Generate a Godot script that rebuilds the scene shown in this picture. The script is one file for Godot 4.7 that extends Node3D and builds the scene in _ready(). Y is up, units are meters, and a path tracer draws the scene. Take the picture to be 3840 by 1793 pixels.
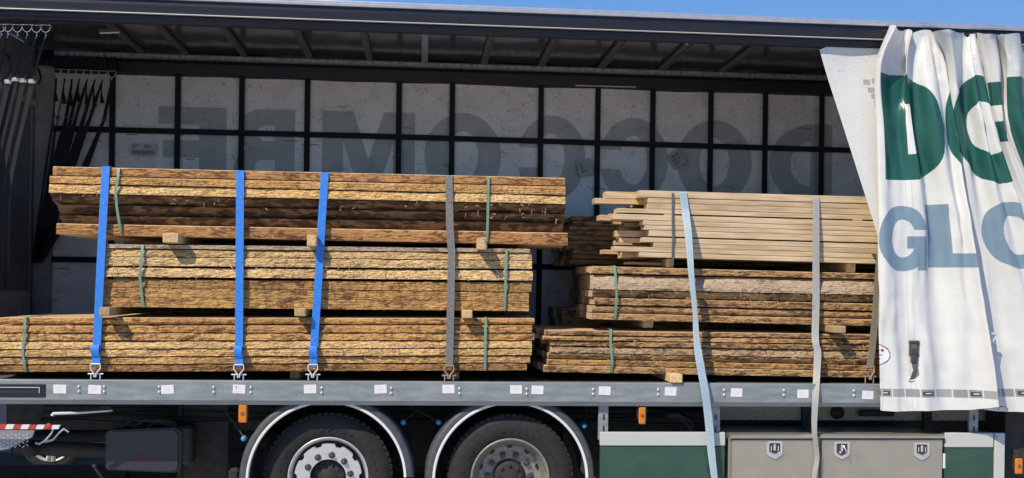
extends Node3D

var M := {}                 # materials by name
var rng := RandomNumberGenerator.new()
var rough_noise := FastNoiseLite.new()
var taken := {}

func lin(r: float, g: float, b: float) -> Color:
	return Color(r, g, b).linear_to_srgb()

func mat(c: Color, rough := 0.7, metal := 0.0) -> StandardMaterial3D:
	var m := StandardMaterial3D.new()
	m.albedo_color = c
	m.roughness = rough
	m.metallic = metal
	return m

func new_st() -> SurfaceTool:
	var st := SurfaceTool.new()
	st.begin(Mesh.PRIMITIVE_TRIANGLES)
	return st

# a, b, c counter-clockwise as seen from outside
func tri(st: SurfaceTool, a: Vector3, b: Vector3, c: Vector3) -> void:
	var n := (b - a).cross(c - a).normalized()
	for v in [a, c, b]:
		st.set_normal(n)
		st.add_vertex(v)

func quad(st: SurfaceTool, a: Vector3, b: Vector3, c: Vector3, d: Vector3) -> void:
	tri(st, a, b, c)
	tri(st, a, c, d)

func hull8(st: SurfaceTool, p: Array) -> void:
	# p: front face 0..3 (counter-clockwise from outside), back face 4..7 matching
	quad(st, p[0], p[1], p[2], p[3])
	quad(st, p[5], p[4], p[7], p[6])
	for i in 4:
		var j := (i + 1) % 4
		quad(st, p[i], p[4 + i], p[4 + j], p[j])

func box(st: SurfaceTool, c: Vector3, s: Vector3, b := Basis.IDENTITY) -> void:
	var h := s / 2.0
	var p := []
	for zz in [1.0, -1.0]:
		for q in [[-1, -1], [1, -1], [1, 1], [-1, 1]]:
			p.append(c + b * Vector3(h.x * q[0], h.y * q[1], h.z * zz))
	hull8(st, p)

# box with chamfered edges
func cbox(st: SurfaceTool, c: Vector3, s: Vector3, ch := 0.006, b := Basis.IDENTITY) -> void:
	var h := s / 2.0
	var k := minf(ch, minf(h.x, minf(h.y, h.z)) * 0.8)
	var f := func(x: float, y: float, z: float) -> Vector3: return c + b * Vector3(x, y, z)
	for ax in 3:
		var u := (ax + 1) % 3
		var w := (ax + 2) % 3
		for sg in [1.0, -1.0]:
			var q := []
			for e in [[-1, -1], [1, -1], [1, 1], [-1, 1]]:
				var v := Vector3.ZERO
				v[ax] = h[ax] * sg
				v[u] = (h[u] - k) * e[0]
				v[w] = (h[w] - k) * e[1]
				q.append(c + b * v)
			if sg > 0: quad(st, q[0], q[1], q[2], q[3])
			else: quad(st, q[3], q[2], q[1], q[0])
	for ax in 3:
		var u := (ax + 1) % 3
		var w := (ax + 2) % 3
		for su in [1.0, -1.0]:
			for sw in [1.0, -1.0]:
				var q := []
				for e in [[-1, 0], [1, 0], [1, 1], [-1, 1]]:
					var v := Vector3.ZERO
					v[ax] = (h[ax] - k) * e[0]
					v[u] = (h[u] - (k if e[1] == 1 else 0.0)) * su
					v[w] = (h[w] - (0.0 if e[1] == 1 else k)) * sw
					q.append(c + b * v)
				if su * sw > 0: quad(st, q[0], q[1], q[2], q[3])
				else: quad(st, q[3], q[2], q[1], q[0])
	for sx in [1.0, -1.0]:
		for sy in [1.0, -1.0]:
			for sz in [1.0, -1.0]:
				var a: Vector3 = f.call((h.x) * sx, (h.y - k) * sy, (h.z - k) * sz)
				var d: Vector3 = f.call((h.x - k) * sx, (h.y) * sy, (h.z - k) * sz)
				var e: Vector3 = f.call((h.x - k) * sx, (h.y - k) * sy, (h.z) * sz)
				if sx * sy * sz > 0: tri(st, a, d, e)
				else: tri(st, a, e, d)

func smooth_end(st: SurfaceTool) -> void:
	pass

# tube along points
func tube(st: SurfaceTool, pts: Array, r: float, n := 8, r2 := -1.0) -> void:
	var rings := []
	var up := Vector3(0.123, 0.97, 0.21).normalized()
	for i in pts.size():
		var d: Vector3 = (pts[mini(i + 1, pts.size() - 1)] - pts[maxi(i - 1, 0)]).normalized()
		var a := d.cross(up)
		if a.length() < 0.05: a = d.cross(Vector3.RIGHT)
		a = a.normalized()
		var b := d.cross(a).normalized()
		var rr := r if r2 < 0.0 else lerpf(r, r2, float(i) / (pts.size() - 1))
		var ring := []
		for k in n:
			var t := TAU * k / n
			ring.append([pts[i] + (a * cos(t) + b * sin(t)) * rr, a * cos(t) + b * sin(t)])
		rings.append(ring)
	for i in pts.size() - 1:
		for k in n:
			var k2 := (k + 1) % n
			for v in [rings[i][k], rings[i + 1][k], rings[i + 1][k2], rings[i][k], rings[i + 1][k2], rings[i][k2]]:
				st.set_normal(v[1]); st.add_vertex(v[0])
	for e in [0, pts.size() - 1]:
		for k in range(1, n - 1):
			if e == 0: tri(st, rings[e][0][0], rings[e][k + 1][0], rings[e][k][0])
			else: tri(st, rings[e][0][0], rings[e][k][0], rings[e][k + 1][0])

# flat band along points, width along w, thickness t, with UV along its length
func ribbon(st: SurfaceTool, pts: Array, w: Array, t := 0.003) -> void:
	var run := 0.0
	var rows := []
	for i in pts.size():
		if i > 0: run += (pts[i] - pts[i - 1]).length()
		var d: Vector3 = (pts[mini(i + 1, pts.size() - 1)] - pts[maxi(i - 1, 0)]).normalized()
		var ww: Vector3 = w[mini(i, w.size() - 1)]
		var n := ww.cross(d).normalized() * (t / 2.0)
		rows.append([pts[i] - ww / 2 + n, pts[i] + ww / 2 + n, pts[i] + ww / 2 - n, pts[i] - ww / 2 - n, n.normalized(), run, ww.normalized()])
	for i in rows.size() - 1:
		var a: Array = rows[i]
		var b: Array = rows[i + 1]
		for f in [[0, 1, 1.0], [2, 3, -1.0]]:
			var vs := [[a[f[0]], a[4], 0.0, a[5]], [b[f[1]], b[4], 1.0, b[5]], [a[f[1]], a[4], 1.0, a[5]], [a[f[0]], a[4], 0.0, a[5]], [b[f[0]], b[4], 0.0, b[5]], [b[f[1]], b[4], 1.0, b[5]]]
			for v in vs:
				st.set_normal(v[1] * f[2]); st.set_uv(Vector2(v[2], v[3] * 10.0)); st.add_vertex(v[0])
		quad(st, a[1], a[2], b[2], b[1])
		quad(st, a[3], a[0], b[0], b[3])
	var z: Array = rows[0]
	quad(st, z[0], z[1], z[2], z[3])
	z = rows[-1]
	quad(st, z[3], z[2], z[1], z[0])

# polygon (list of Vector2 in x, y, counter-clockwise) extruded from z0 (back) to z1 (front)
func prism(st: SurfaceTool, poly: PackedVector2Array, z0: float, z1: float, at := Vector3.ZERO, b := Basis.IDENTITY) -> void:
	var p := poly
	if Geometry2D.is_polygon_clockwise(p): p.reverse()
	var idx := Geometry2D.triangulate_polygon(p)
	for i in range(0, idx.size(), 3):
		var q := [p[idx[i]], p[idx[i + 1]], p[idx[i + 2]]]
		if (q[1] - q[0]).cross(q[2] - q[0]) < 0.0: q.reverse()
		tri(st, at + b * Vector3(q[0].x, q[0].y, z1), at + b * Vector3(q[1].x, q[1].y, z1), at + b * Vector3(q[2].x, q[2].y, z1))
		tri(st, at + b * Vector3(q[0].x, q[0].y, z0), at + b * Vector3(q[2].x, q[2].y, z0), at + b * Vector3(q[1].x, q[1].y, z0))
	for i in p.size():
		var c := p[i]
		var d := p[(i + 1) % p.size()]
		quad(st, at + b * Vector3(c.x, c.y, z0), at + b * Vector3(d.x, d.y, z0), at + b * Vector3(d.x, d.y, z1), at + b * Vector3(c.x, c.y, z1))

# profile in (z, y) run along x
func run_x(st: SurfaceTool, prof: Array, x0: float, x1: float) -> void:
	var p := PackedVector2Array()
	for q in prof: p.append(Vector2(-q.x, q.y))
	# local x = -z, local y = y, local z = x
	prism(st, p, x0, x1, Vector3.ZERO, Basis(Vector3(0, 0, -1), Vector3(0, 1, 0), Vector3(1, 0, 0)))

# profile (radius, z) turned about the z axis at c; angles a0..a1
func lathe(st: SurfaceTool, prof: Array, c: Vector3, n := 64, a0 := 0.0, a1 := TAU, soft := true) -> void:
	var nn := []
	for i in prof.size():
		var d: Vector2 = prof[mini(i + 1, prof.size() - 1)] - prof[maxi(i - 1, 0)]
		nn.append(Vector2(-d.y, d.x).normalized())
	for k in n:
		var t0 := lerpf(a0, a1, float(k) / n)
		var t1 := lerpf(a0, a1, float(k + 1) / n)
		for i in prof.size() - 1:
			var v := []
			for q in [[i, t0], [i, t1], [i + 1, t1], [i + 1, t0]]:
				var pr: Vector2 = prof[q[0]]
				var no: Vector2 = nn[q[0]]
				if not soft:
					var dd: Vector2 = prof[i + 1] - prof[i]
					no = Vector2(-dd.y, dd.x).normalized()
				v.append([c + Vector3(cos(q[1]) * pr.x, sin(q[1]) * pr.x, pr.y), Vector3(cos(q[1]) * no.x, sin(q[1]) * no.x, no.y)])
			for j in [0, 1, 2, 0, 2, 3]:
				st.set_normal(v[j][1]); st.add_vertex(v[j][0])

func disc_poly(r: float, n := 24, c := Vector2.ZERO, ry := -1.0) -> PackedVector2Array:
	var p := PackedVector2Array()
	for k in n: p.append(c + Vector2(cos(TAU * k / n) * r, sin(TAU * k / n) * (r if ry < 0 else ry)))
	return p

func part(called: String, st: SurfaceTool, m: Material, parent: Node3D) -> MeshInstance3D:
	var o := MeshInstance3D.new()
	o.mesh = st.commit()
	o.name = called
	o.material_override = m
	o.cast_shadow = GeometryInstance3D.SHADOW_CASTING_SETTING_ON
	parent.add_child(o, true)
	return o

func numbered(called: String) -> String:
	var n: int = taken.get(called, 0)
	taken[called] = n + 1
	return called if n == 0 else "%s_%03d" % [called, n]

func thing(called: String, label: String, category: String, at := Vector3.ZERO, group := "") -> Node3D:
	var o := Node3D.new()
	o.name = numbered(called)
	add_child(o)
	o.position = at
	o.set_meta("label", label)
	o.set_meta("category", category)
	if group != "": o.set_meta("group", group)
	return o

func joint(called: String, parent: Node3D) -> Node3D:
	var o := Node3D.new()
	o.name = called
	parent.add_child(o, true)
	return o

# ---------------------------------------------------------------- textures
func tex(img: Image) -> ImageTexture:
	img.generate_mipmaps()
	return ImageTexture.create_from_image(img)

func noise(freq: float, s: int, octaves := 3, kind := FastNoiseLite.TYPE_SIMPLEX_SMOOTH) -> FastNoiseLite:
	var n := FastNoiseLite.new()
	n.noise_type = kind
	n.frequency = freq
	n.seed = s
	n.fractal_octaves = octaves
	return n

func sstep(a: float, b: float, x: float) -> float:
	var t := clampf((x - a) / (b - a), 0.0, 1.0)
	return t * t * (3.0 - 2.0 * t)

# bark or waney-edge face, 2.56 m by 0.32 m; colours are linear
func bark_material(o: Dictionary) -> StandardMaterial3D:
	var w := 1024
	var h := 128
	var img := Image.create(w, h, false, Image.FORMAT_RGB8)
	var hi := Image.create(w, h, false, Image.FORMAT_RGB8)
	var n := noise(1.0, o.seed, 3)
	var n2 := noise(1.0, o.seed + 7, 2)
	var rr := 2.56 / TAU
	for y in h:
		var ym := y * 0.0025
		for x in w:
			var a := TAU * x / w
			var cx := cos(a) * rr
			var cz := sin(a) * rr
			var fibre := n.get_noise_3d(cx * 4.5, ym * 105.0, cz * 4.5)
			var fine := n.get_noise_3d(cx * 22.0 + 40.0, ym * 110.0, cz * 22.0)
			var blotch := n2.get_noise_3d(cx * 5.0, ym * 17.0 + 9.0, cz * 5.0)
			var patch: float = n2.get_noise_3d(cx * 9.0 * o.grain + 20.0, ym * 34.0 * o.grain, cz * 9.0 * o.grain)
			var crack := absf(n2.get_noise_3d(cx * 24.0, ym * 70.0 + 33.0, cz * 24.0))
			var xm := x * 0.0025
			var s := xm / 0.128 + blotch * 0.25
			var near := absf(s - roundf(s)) * 0.128
			var seg: float = (absf(fmod(sin((floorf(s + 0.5) + 20.0 * floorf(ym / 0.09)) * 12.9898) * 43758.5, 1.0)) - 0.5) * o.seg
			var band: float = (1.0 - sstep(0.002, 0.012, near + patch * 0.01)) * o.band
			var t := clampf(0.5 + fibre * 0.55 + fine * 0.35, 0.0, 1.0)
			var c: Color = o.mid.lerp(o.light, t)
			var dk := sstep(o.cover - 0.14, o.cover + 0.14, 0.5 + seg + blotch * o.blotch + patch * 0.45 + fine * 0.2)
			c = c.lerp(o.dark, clampf(dk + band * (0.55 + patch), 0.0, 1.0))
			var ck: float = (1.0 - sstep(0.0, 0.06, crack)) * o.crack
			c = c.lerp(o.pit, clampf(ck + maxf(0.0, -fine - 0.25) * o.crack, 0.0, 1.0))
			c = c.lerp(o.light * 1.25, sstep(0.3, 0.6, fine + patch * 0.5) * o.chips)
			img.set_pixel(x, y, c.linear_to_srgb())
			var e := clampf(0.5 + 0.35 * fibre + 0.3 * fine + 0.2 * patch - ck * 0.4, 0.0, 1.0)
			hi.set_pixel(x, y, Color(e, e, e))
	hi.bump_map_to_normal_map(o.bump)
	var m := StandardMaterial3D.new()
	m.albedo_texture = tex(img)
	m.normal_enabled = true
	m.normal_texture = tex(hi)
	m.normal_scale = 1.0
	m.roughness = 0.85
	m.vertex_color_use_as_albedo = true
	return m

func sawn_material(light: Color, dark: Color, s: int, lines := 0.5) -> StandardMaterial3D:
	var w := 512
	var h := 128
	var img := Image.create(w, h, false, Image.FORMAT_RGB8)
	var n := noise(1.0, s, 3)
	var rr := 2.0 / TAU
	for y in h:
		var ym := y * 0.004
		for x in w:
			var a := TAU * x / w
			var cx := cos(a) * rr
			var cz := sin(a) * rr
			var g := n.get_noise_3d(cx * 2.5, ym * 60.0, cz * 2.5)
			var b := n.get_noise_3d(cx * 4.0 + 7.0, ym * 9.0, cz * 4.0)
			var f := n.get_noise_3d(cx * 30.0, ym * 220.0, cz * 30.0)
			var t := clampf(0.35 + g * lines + b * 0.4 + f * 0.25, 0.0, 1.0)
			img.set_pixel(x, y, light.lerp(dark, t).linear_to_srgb())
	var m := StandardMaterial3D.new()
	m.albedo_texture = tex(img)
	m.roughness = 0.8
	m.vertex_color_use_as_albedo = true
	return m

# blotchy surface on world triplanar: colours linear, size of one repeat in metres
func blotch_material(a: Color, b: Color, size: float, s: int, rough := 0.7, metal := 0.0, freq := 0.03, contrast := 1.0, bump := 0.0, spot := 0.0) -> StandardMaterial3D:
	var w := 256
	var n := noise(freq, s, 5)
	var n2 := noise(freq * 6.0, s + 3, 3)
	var i1 := n.get_seamless_image(w, w)
	var i2 := n2.get_seamless_image(w, w)
	var img := Image.create(w, w, false, Image.FORMAT_RGB8)
	var hi := Image.create(w, w, false, Image.FORMAT_RGB8)
	for y in w:
		for x in w:
			var p := i1.get_pixel(x, y).r
			var q := i2.get_pixel(x, y).r
			var t := clampf(0.5 + (p - 0.5) * contrast + (q - 0.5) * contrast * 0.6, 0.0, 1.0)
			var c := a.lerp(b, t)
			if spot > 0.0: c = c.lerp(b * 0.3, sstep(0.72, 0.8, q) * spot)
			img.set_pixel(x, y, c.linear_to_srgb())
			hi.set_pixel(x, y, Color(q, q, q))
	var m := StandardMaterial3D.new()
	m.albedo_texture = tex(img)
	m.roughness = rough
	m.metallic = metal
	m.uv1_triplanar = true
	m.uv1_world_triplanar = true
	m.uv1_scale = Vector3.ONE / size
	if bump > 0.0:
		hi.bump_map_to_normal_map(bump)
		m.normal_enabled = true
		m.normal_texture = tex(hi)
	return m

func fill_poly(img: Image, poly: PackedVector2Array, c: Color, clip := Rect2i()) -> void:
	var y0 := 1 << 30
	var y1 := -1
	for p in poly:
		y0 = mini(y0, int(floor(p.y)))
		y1 = maxi(y1, int(ceil(p.y)))
	var cl := clip if clip.size.x > 0 else Rect2i(0, 0, img.get_width(), img.get_height())
	for y in range(maxi(y0, cl.position.y), mini(y1, cl.end.y)):
		var xs := []
		for i in poly.size():
			var a := poly[i]
			var b := poly[(i + 1) % poly.size()]
			if (a.y <= y + 0.5) != (b.y <= y + 0.5): xs.append(a.x + (y + 0.5 - a.y) / (b.y - a.y) * (b.x - a.x))
		xs.sort()
		for i in range(0, xs.size() - 1, 2):
			var x0 := maxi(int(roundf(xs[i])), cl.position.x)
			var x1 := mini(int(roundf(xs[i + 1])), cl.end.x)
			if x1 > x0: img.fill_rect(Rect2i(x0, y, x1 - x0, 1), c)

# letter shapes in a box 1 high, y down: [[polygon, ink], ...]; ink false cuts back to the ground
func half_round(x0: float, x1: float, y0: float, y1: float) -> PackedVector2Array:
	var p := PackedVector2Array([Vector2(x0, y1), Vector2(x0, y0)])
	var r := minf((y1 - y0) / 2.0, x1 - x0)
	for k in 17:
		var t := -PI / 2 + PI * k / 16.0
		p.append(Vector2(x1 - r + cos(t) * r, (y0 + y1) / 2 + sin(t) * (y1 - y0) / 2))
	return p

func ell(x0: float, x1: float, y0: float, y1: float) -> PackedVector2Array:
	return disc_poly((x1 - x0) / 2, 40, Vector2((x0 + x1) / 2, (y0 + y1) / 2), (y1 - y0) / 2)

func rect(x0: float, y0: float, x1: float, y1: float) -> PackedVector2Array:
	return PackedVector2Array([Vector2(x0, y0), Vector2(x1, y0), Vector2(x1, y1), Vector2(x0, y1)])

func glyph(ch: String) -> Array:
	match ch:
		"D": return [[half_round(0, 0.74, 0, 1), true], [half_round(0.25, 0.49, 0.22, 0.78), false]]
		"O": return [[ell(0, 0.86, -0.02, 1.02), true], [ell(0.26, 0.6, 0.2, 0.8), false]]
		"C": return [[ell(0, 0.84, -0.02, 1.02), true], [ell(0.26, 0.6, 0.2, 0.8), false], [rect(0.45, 0.38, 0.9, 0.62), false]]
		"G": return [[ell(0, 0.86, -0.02, 1.02), true], [ell(0.26, 0.62, 0.2, 0.8), false], [rect(0.48, 0.36, 0.9, 0.48), false], [rect(0.5, 0.46, 0.86, 0.66), true], [rect(0.66, 0.5, 0.86, 1.0), true]]
		"M": return [[PackedVector2Array([Vector2(0, 1), Vector2(0, 0), Vector2(0.34, 0), Vector2(0.5, 0.58), Vector2(0.66, 0), Vector2(1, 0), Vector2(1, 1), Vector2(0.77, 1), Vector2(0.77, 0.36), Vector2(0.59, 1), Vector2(0.41, 1), Vector2(0.23, 0.36), Vector2(0.23, 1)]), true]]
		"B": return [[half_round(0, 0.7, 0, 0.53), true], [half_round(0, 0.76, 0.46, 1), true], [half_round(0.25, 0.46, 0.19, 0.38), false], [half_round(0.25, 0.5, 0.6, 0.81), false]]
		"E": return [[PackedVector2Array([Vector2(0, 0), Vector2(0.64, 0), Vector2(0.64, 0.21), Vector2(0.26, 0.21), Vector2(0.26, 0.39), Vector2(0.6, 0.39), Vector2(0.6, 0.6), Vector2(0.26, 0.6), Vector2(0.26, 0.79), Vector2(0.65, 0.79), Vector2(0.65, 1), Vector2(0, 1)]), true]]
		"L": return [[PackedVector2Array([Vector2(0, 0), Vector2(0.27, 0), Vector2(0.27, 0.78), Vector2(0.66, 0.78), Vector2(0.66, 1), Vector2(0, 1)]), true]]
	return []

# draws a letter into box x0..x1, y0..y1 of an image (x1 < x0 mirrors it)
func draw_glyph(img: Image, ch: String, x0: float, x1: float, y0: float, y1: float, ink: Color, ground: Color, clip := Rect2i()) -> void:
	var shapes := glyph(ch)
	var wide := 0.0
	for s in shapes:
		for p in s[0]: wide = maxf(wide, p.x)
	for s in shapes:
		var q := PackedVector2Array()
		for p in s[0]: q.append(Vector2(lerpf(x0, x1, p.x / wide), lerpf(y0, y1, p.y)))
		fill_poly(img, q, ink if s[1] else ground, clip)

func webbing_material(c: Color, dark: Color, s: int) -> StandardMaterial3D:
	var w := 32
	var h := 256
	var img := Image.create(w, h, false, Image.FORMAT_RGB8)
	var n := noise(0.05, s, 3)
	for y in h:
		for x in w:
			var t := 0.5 + n.get_noise_2d(x, y) * 0.6
			if y % 8 < 2: t += 0.28
			if x < 3 or x > 28: t -= 0.12
			img.set_pixel(x, y, c.lerp(dark, clampf(t, 0.0, 1.0)).linear_to_srgb())
	var m := StandardMaterial3D.new()
	m.albedo_texture = tex(img)
	m.roughness = 0.6
	return m

func make_materials() -> void:
	# waney edges and bark
	M.pale_bark = bark_material({"seed": 11, "grain": 1.9, "seg": 0.22, "blotch": 0.3, "light": Color(0.84, 0.585, 0.29), "mid": Color(0.55, 0.335, 0.13), "dark": Color(0.22, 0.105, 0.035), "pit": Color(0.06, 0.03, 0.012), "cover": 0.76, "band": 0.35, "crack": 0.75, "chips": 0.5, "bump": 8.0})
	M.band_bark = bark_material({"seed": 23, "grain": 1.7, "seg": 0.42, "blotch": 0.25, "light": Color(0.64, 0.385, 0.145), "mid": Color(0.41, 0.22, 0.07), "dark": Color(0.155, 0.066, 0.022), "pit": Color(0.05, 0.024, 0.01), "cover": 0.68, "band": 0.95, "crack": 0.65, "chips": 0.4, "bump": 6.0})
	M.dark_bark = bark_material({"seed": 37, "grain": 1.2, "seg": 0.15, "blotch": 0.5, "light": Color(0.30, 0.165, 0.07), "mid": Color(0.135, 0.066, 0.027), "dark": Color(0.06, 0.027, 0.012), "pit": Color(0.02, 0.011, 0.006), "cover": 0.5, "band": 0.25, "crack": 0.5, "chips": 0.15, "bump": 5.0})
	M.orange_bark = bark_material({"seed": 41, "grain": 1.5, "seg": 0.3, "blotch": 0.3, "light": Color(0.52, 0.275, 0.095), "mid": Color(0.31, 0.14, 0.043), "dark": Color(0.12, 0.046, 0.016), "pit": Color(0.06, 0.02, 0.008), "cover": 0.6, "band": 0.3, "crack": 0.4, "chips": 0.2, "bump": 3.0})
	M.grey_bark = bark_material({"seed": 53, "grain": 1.8, "seg": 0.0, "blotch": 0.35, "light": Color(0.50, 0.39, 0.27), "mid": Color(0.33, 0.24, 0.16), "dark": Color(0.17, 0.105, 0.06), "pit": Color(0.06, 0.035, 0.02), "cover": 0.72, "band": 0.0, "crack": 0.45, "chips": 0.15, "bump": 5.0})
	M.brown_bark = bark_material({"seed": 61, "grain": 1.4, "seg": 0.12, "blotch": 0.35, "light": Color(0.55, 0.34, 0.145), "mid": Color(0.30, 0.16, 0.06), "dark": Color(0.10, 0.046, 0.018), "pit": Color(0.025, 0.013, 0.007), "cover": 0.6, "band": 0.15, "crack": 0.6, "chips": 0.45, "bump": 6.0})
	M.sawn = sawn_material(Color(0.62, 0.47, 0.30), Color(0.40, 0.26, 0.13), 5)
	M.pale_sawn = sawn_material(Color(0.65, 0.50, 0.32), Color(0.40, 0.275, 0.145), 9, 1.0)
	# the lorry
	M.galv = blotch_material(Color(0.21, 0.238, 0.24), Color(0.30, 0.33, 0.33), 1.0, 3, 0.42, 0.25, 0.02, 1.5, 0.0, 0.5)
	M.galv.uv1_scale = Vector3(0.55, 2.6, 1.0)
	M.aluminium = blotch_material(Color(0.5, 0.52, 0.55), Color(0.66, 0.68, 0.7), 0.8, 4, 0.35, 0.7, 0.03, 1.0)
	M.old_alu = blotch_material(Color(0.24, 0.235, 0.22), Color(0.50, 0.48, 0.45), 0.7, 6, 0.45, 0.5, 0.05, 2.2)
	M.bow = blotch_material(Color(0.10, 0.10, 0.105), Color(0.22, 0.215, 0.21), 0.7, 66, 0.45, 0.4, 0.05, 2.0)
	M.black = mat(lin(0.009, 0.010, 0.018), 0.5)
	M.black_gloss = mat(lin(0.009, 0.010, 0.019), 0.4)
	M.black_rubber = blotch_material(Color(0.009, 0.009, 0.0095), Color(0.02, 0.0195, 0.019), 0.5, 8, 0.8, 0.0, 0.03, 1.4)
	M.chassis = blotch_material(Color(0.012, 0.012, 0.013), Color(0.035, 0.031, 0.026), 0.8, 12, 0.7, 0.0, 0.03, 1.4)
	M.guard = blotch_material(Color(0.045, 0.048, 0.054), Color(0.075, 0.08, 0.088), 0.6, 14, 0.5, 0.0, 0.03, 1.4)
	M.cream = blotch_material(Color(0.44, 0.40, 0.32), Color(0.30, 0.26, 0.19), 0.35, 15, 0.7, 0.0, 0.04, 1.2, 0.0, 0.9)
	M.white = mat(lin(0.47, 0.48, 0.455), 0.4)
	M.white_strip = mat(lin(0.66, 0.67, 0.65), 0.5)
	M.green_panel = blotch_material(Color(0.018, 0.068, 0.05), Color(0.034, 0.08, 0.06), 1.6, 27, 0.28, 0.0, 0.02, 1.6)
	M.steel = blotch_material(Color(0.42, 0.39, 0.325), Color(0.48, 0.445, 0.37), 1.3, 17, 0.28, 0.7, 0.02, 1.2)
	M.chrome = mat(lin(0.8, 0.79, 0.77), 0.18, 0.85)
	M.zinc = mat(lin(0.6, 0.61, 0.62), 0.4, 0.35)
	M.rusty = mat(lin(0.34, 0.24, 0.17), 0.55, 0.3)
	M.rim_silver = blotch_material(Color(0.62, 0.63, 0.64), Color(0.52, 0.52, 0.515), 0.6, 18, 0.35, 0.45, 0.03, 1.0)
	M.rim_grey = blotch_material(Color(0.30, 0.285, 0.255), Color(0.19, 0.175, 0.15), 0.35, 19, 0.5, 0.4, 0.04, 1.6)
	M.nut = mat(lin(0.09, 0.085, 0.08), 0.4, 0.6)
	M.orange = mat(lin(0.55, 0.17, 0.012), 0.35)
	M.blue_cap = mat(lin(0.06, 0.25, 0.55), 0.4)
	M.paper = mat(lin(0.74, 0.70, 0.72), 0.6)
	M.roof_skin = mat(lin(0.12, 0.125, 0.14), 0.13, 0.3)
	M.door_skin = blotch_material(Color(0.13, 0.132, 0.14), Color(0.19, 0.19, 0.195), 1.6, 21, 0.5, 0.0, 0.02, 1.4)
	M.post_skin = blotch_material(Color(0.36, 0.355, 0.345), Color(0.27, 0.265, 0.26), 1.2, 22, 0.6, 0.0, 0.02, 1.6)
	M.deck = blotch_material(Color(0.06, 0.05, 0.04), Color(0.11, 0.085, 0.06), 1.0, 24, 0.8)
	M.webbing_black = mat(lin(0.011, 0.012, 0.015), 0.9)
	M.webbing_blue = webbing_material(Color(0.035, 0.27, 0.80), Color(0.012, 0.12, 0.50), 31)
	M.webbing_grey = webbing_material(Color(0.42, 0.42, 0.41), Color(0.22, 0.22, 0.215), 33)
	M.webbing_dirty = webbing_material(Color(0.26, 0.255, 0.25), Color(0.07, 0.068, 0.064), 34)
	M.webbing_pale = webbing_material(Color(0.40, 0.51, 0.59), Color(0.21, 0.30, 0.37), 35)
	M.webbing_olive = webbing_material(Color(0.25, 0.23, 0.18), Color(0.12, 0.11, 0.08), 36)
	M.green_band = mat(lin(0.15, 0.27, 0.20), 0.4)
	M.dark_band = mat(lin(0.09, 0.10, 0.10), 0.5)
	M.asphalt = blotch_material(Color(0.37, 0.365, 0.35), Color(0.48, 0.475, 0.455), 5.0, 25, 0.9, 0.0, 0.03, 1.2)
	M.red = mat(lin(0.42, 0.04, 0.03), 0.5)
	M.dull_red = mat(lin(0.075, 0.02, 0.018), 0.6)
	M.chequer = mat(lin(0.28, 0.29, 0.30), 0.45, 0.6)
	M.platform = mat(lin(0.22, 0.23, 0.25), 0.22, 0.7)
	M.motor_cover = mat(lin(0.022, 0.026, 0.032), 0.45)
	M.car_paint = mat(lin(0.012, 0.02, 0.06), 0.2, 0.3)
	M.car_paint.clearcoat_enabled = true
	M.car_glass = mat(lin(0.01, 0.012, 0.014), 0.05)
	M.ink = mat(lin(0.03, 0.03, 0.03), 0.6)

# ---------------------------------------------------------------- the scene
func _ready() -> void:
	rng.seed = 20240613
	rough_noise.noise_type = FastNoiseLite.TYPE_SIMPLEX_SMOOTH
	rough_noise.frequency = 1.0
	rough_noise.fractal_octaves = 3

	var cam := Camera3D.new()
	cam.projection = Camera3D.PROJECTION_FRUSTUM
	cam.near = 0.1
	cam.far = 600.0
	cam.size = 0.1 * 1203.0 / 2600.0
	cam.frustum_offset = Vector2(0.0, 0.1 * (722.0 - 601.5) / 2600.0)
	cam.position = Vector3(0, 1.975, 7.87)
	cam.basis = Basis(Vector3.UP, -deg_to_rad(5.0)) * Basis(Vector3(0, 0, 1), 0.0135)
	add_child(cam)
	cam.current = true

	var env := Environment.new()
	env.background_mode = Environment.BG_SKY
	var sky := Sky.new()
	var sm := ProceduralSkyMaterial.new()
	sm.sky_top_color = Color(0.17, 0.40, 0.78)
	sm.sky_horizon_color = Color(0.67, 0.88, 0.99)
	sm.sky_curve = 0.16
	sm.ground_bottom_color = Color(0.55, 0.53, 0.49)
	sm.ground_horizon_color = Color(0.55, 0.55, 0.54)
	sm.sky_energy_multiplier = 1.0
	sky.sky_material = sm
	env.sky = sky
	env.tonemap_mode = Environment.TONE_MAPPER_LINEAR
	env.tonemap_exposure = 1.08
	env.sdfgi_enabled = true
	env.ssao_enabled = true
	env.ssil_enabled = true
	var we := WorldEnvironment.new()
	we.environment = env
	add_child(we)

	var sun := DirectionalLight3D.new()
	sun.light_energy = 1.6
	sun.light_angular_distance = 0.5
	sun.light_color = Color(1.0, 0.95, 0.86)
	sun.shadow_enabled = true
	add_child(sun)
	sun.look_at_from_position(Vector3.ZERO, Vector3(0.68, -1.0, -0.65), Vector3.UP)

	make_materials()

	var g := MeshInstance3D.new()
	var gm := PlaneMesh.new()
	gm.size = Vector2(500, 500)
	g.mesh = gm
	g.material_override = M.asphalt
	g.name = "ground"
	g.set_meta("kind", "structure")
	add_child(g)

	var lorry := thing("curtainside_lorry", "white and green curtainside lorry with its side drawn open on a timber load", "lorry")
	build_body(lorry)
	build_far_curtain(lorry)
	build_roof(lorry)
	build_running_gear(lorry)
	build_lockers(lorry)
	build_tail_lift(lorry)
	build_near_curtain(lorry)
	build_timber()
	build_straps()
	build_inside_straps()
	build_car()

const X0 := -3.72      # tail of the load bed
const X1 := 6.3        # headboard

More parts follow.
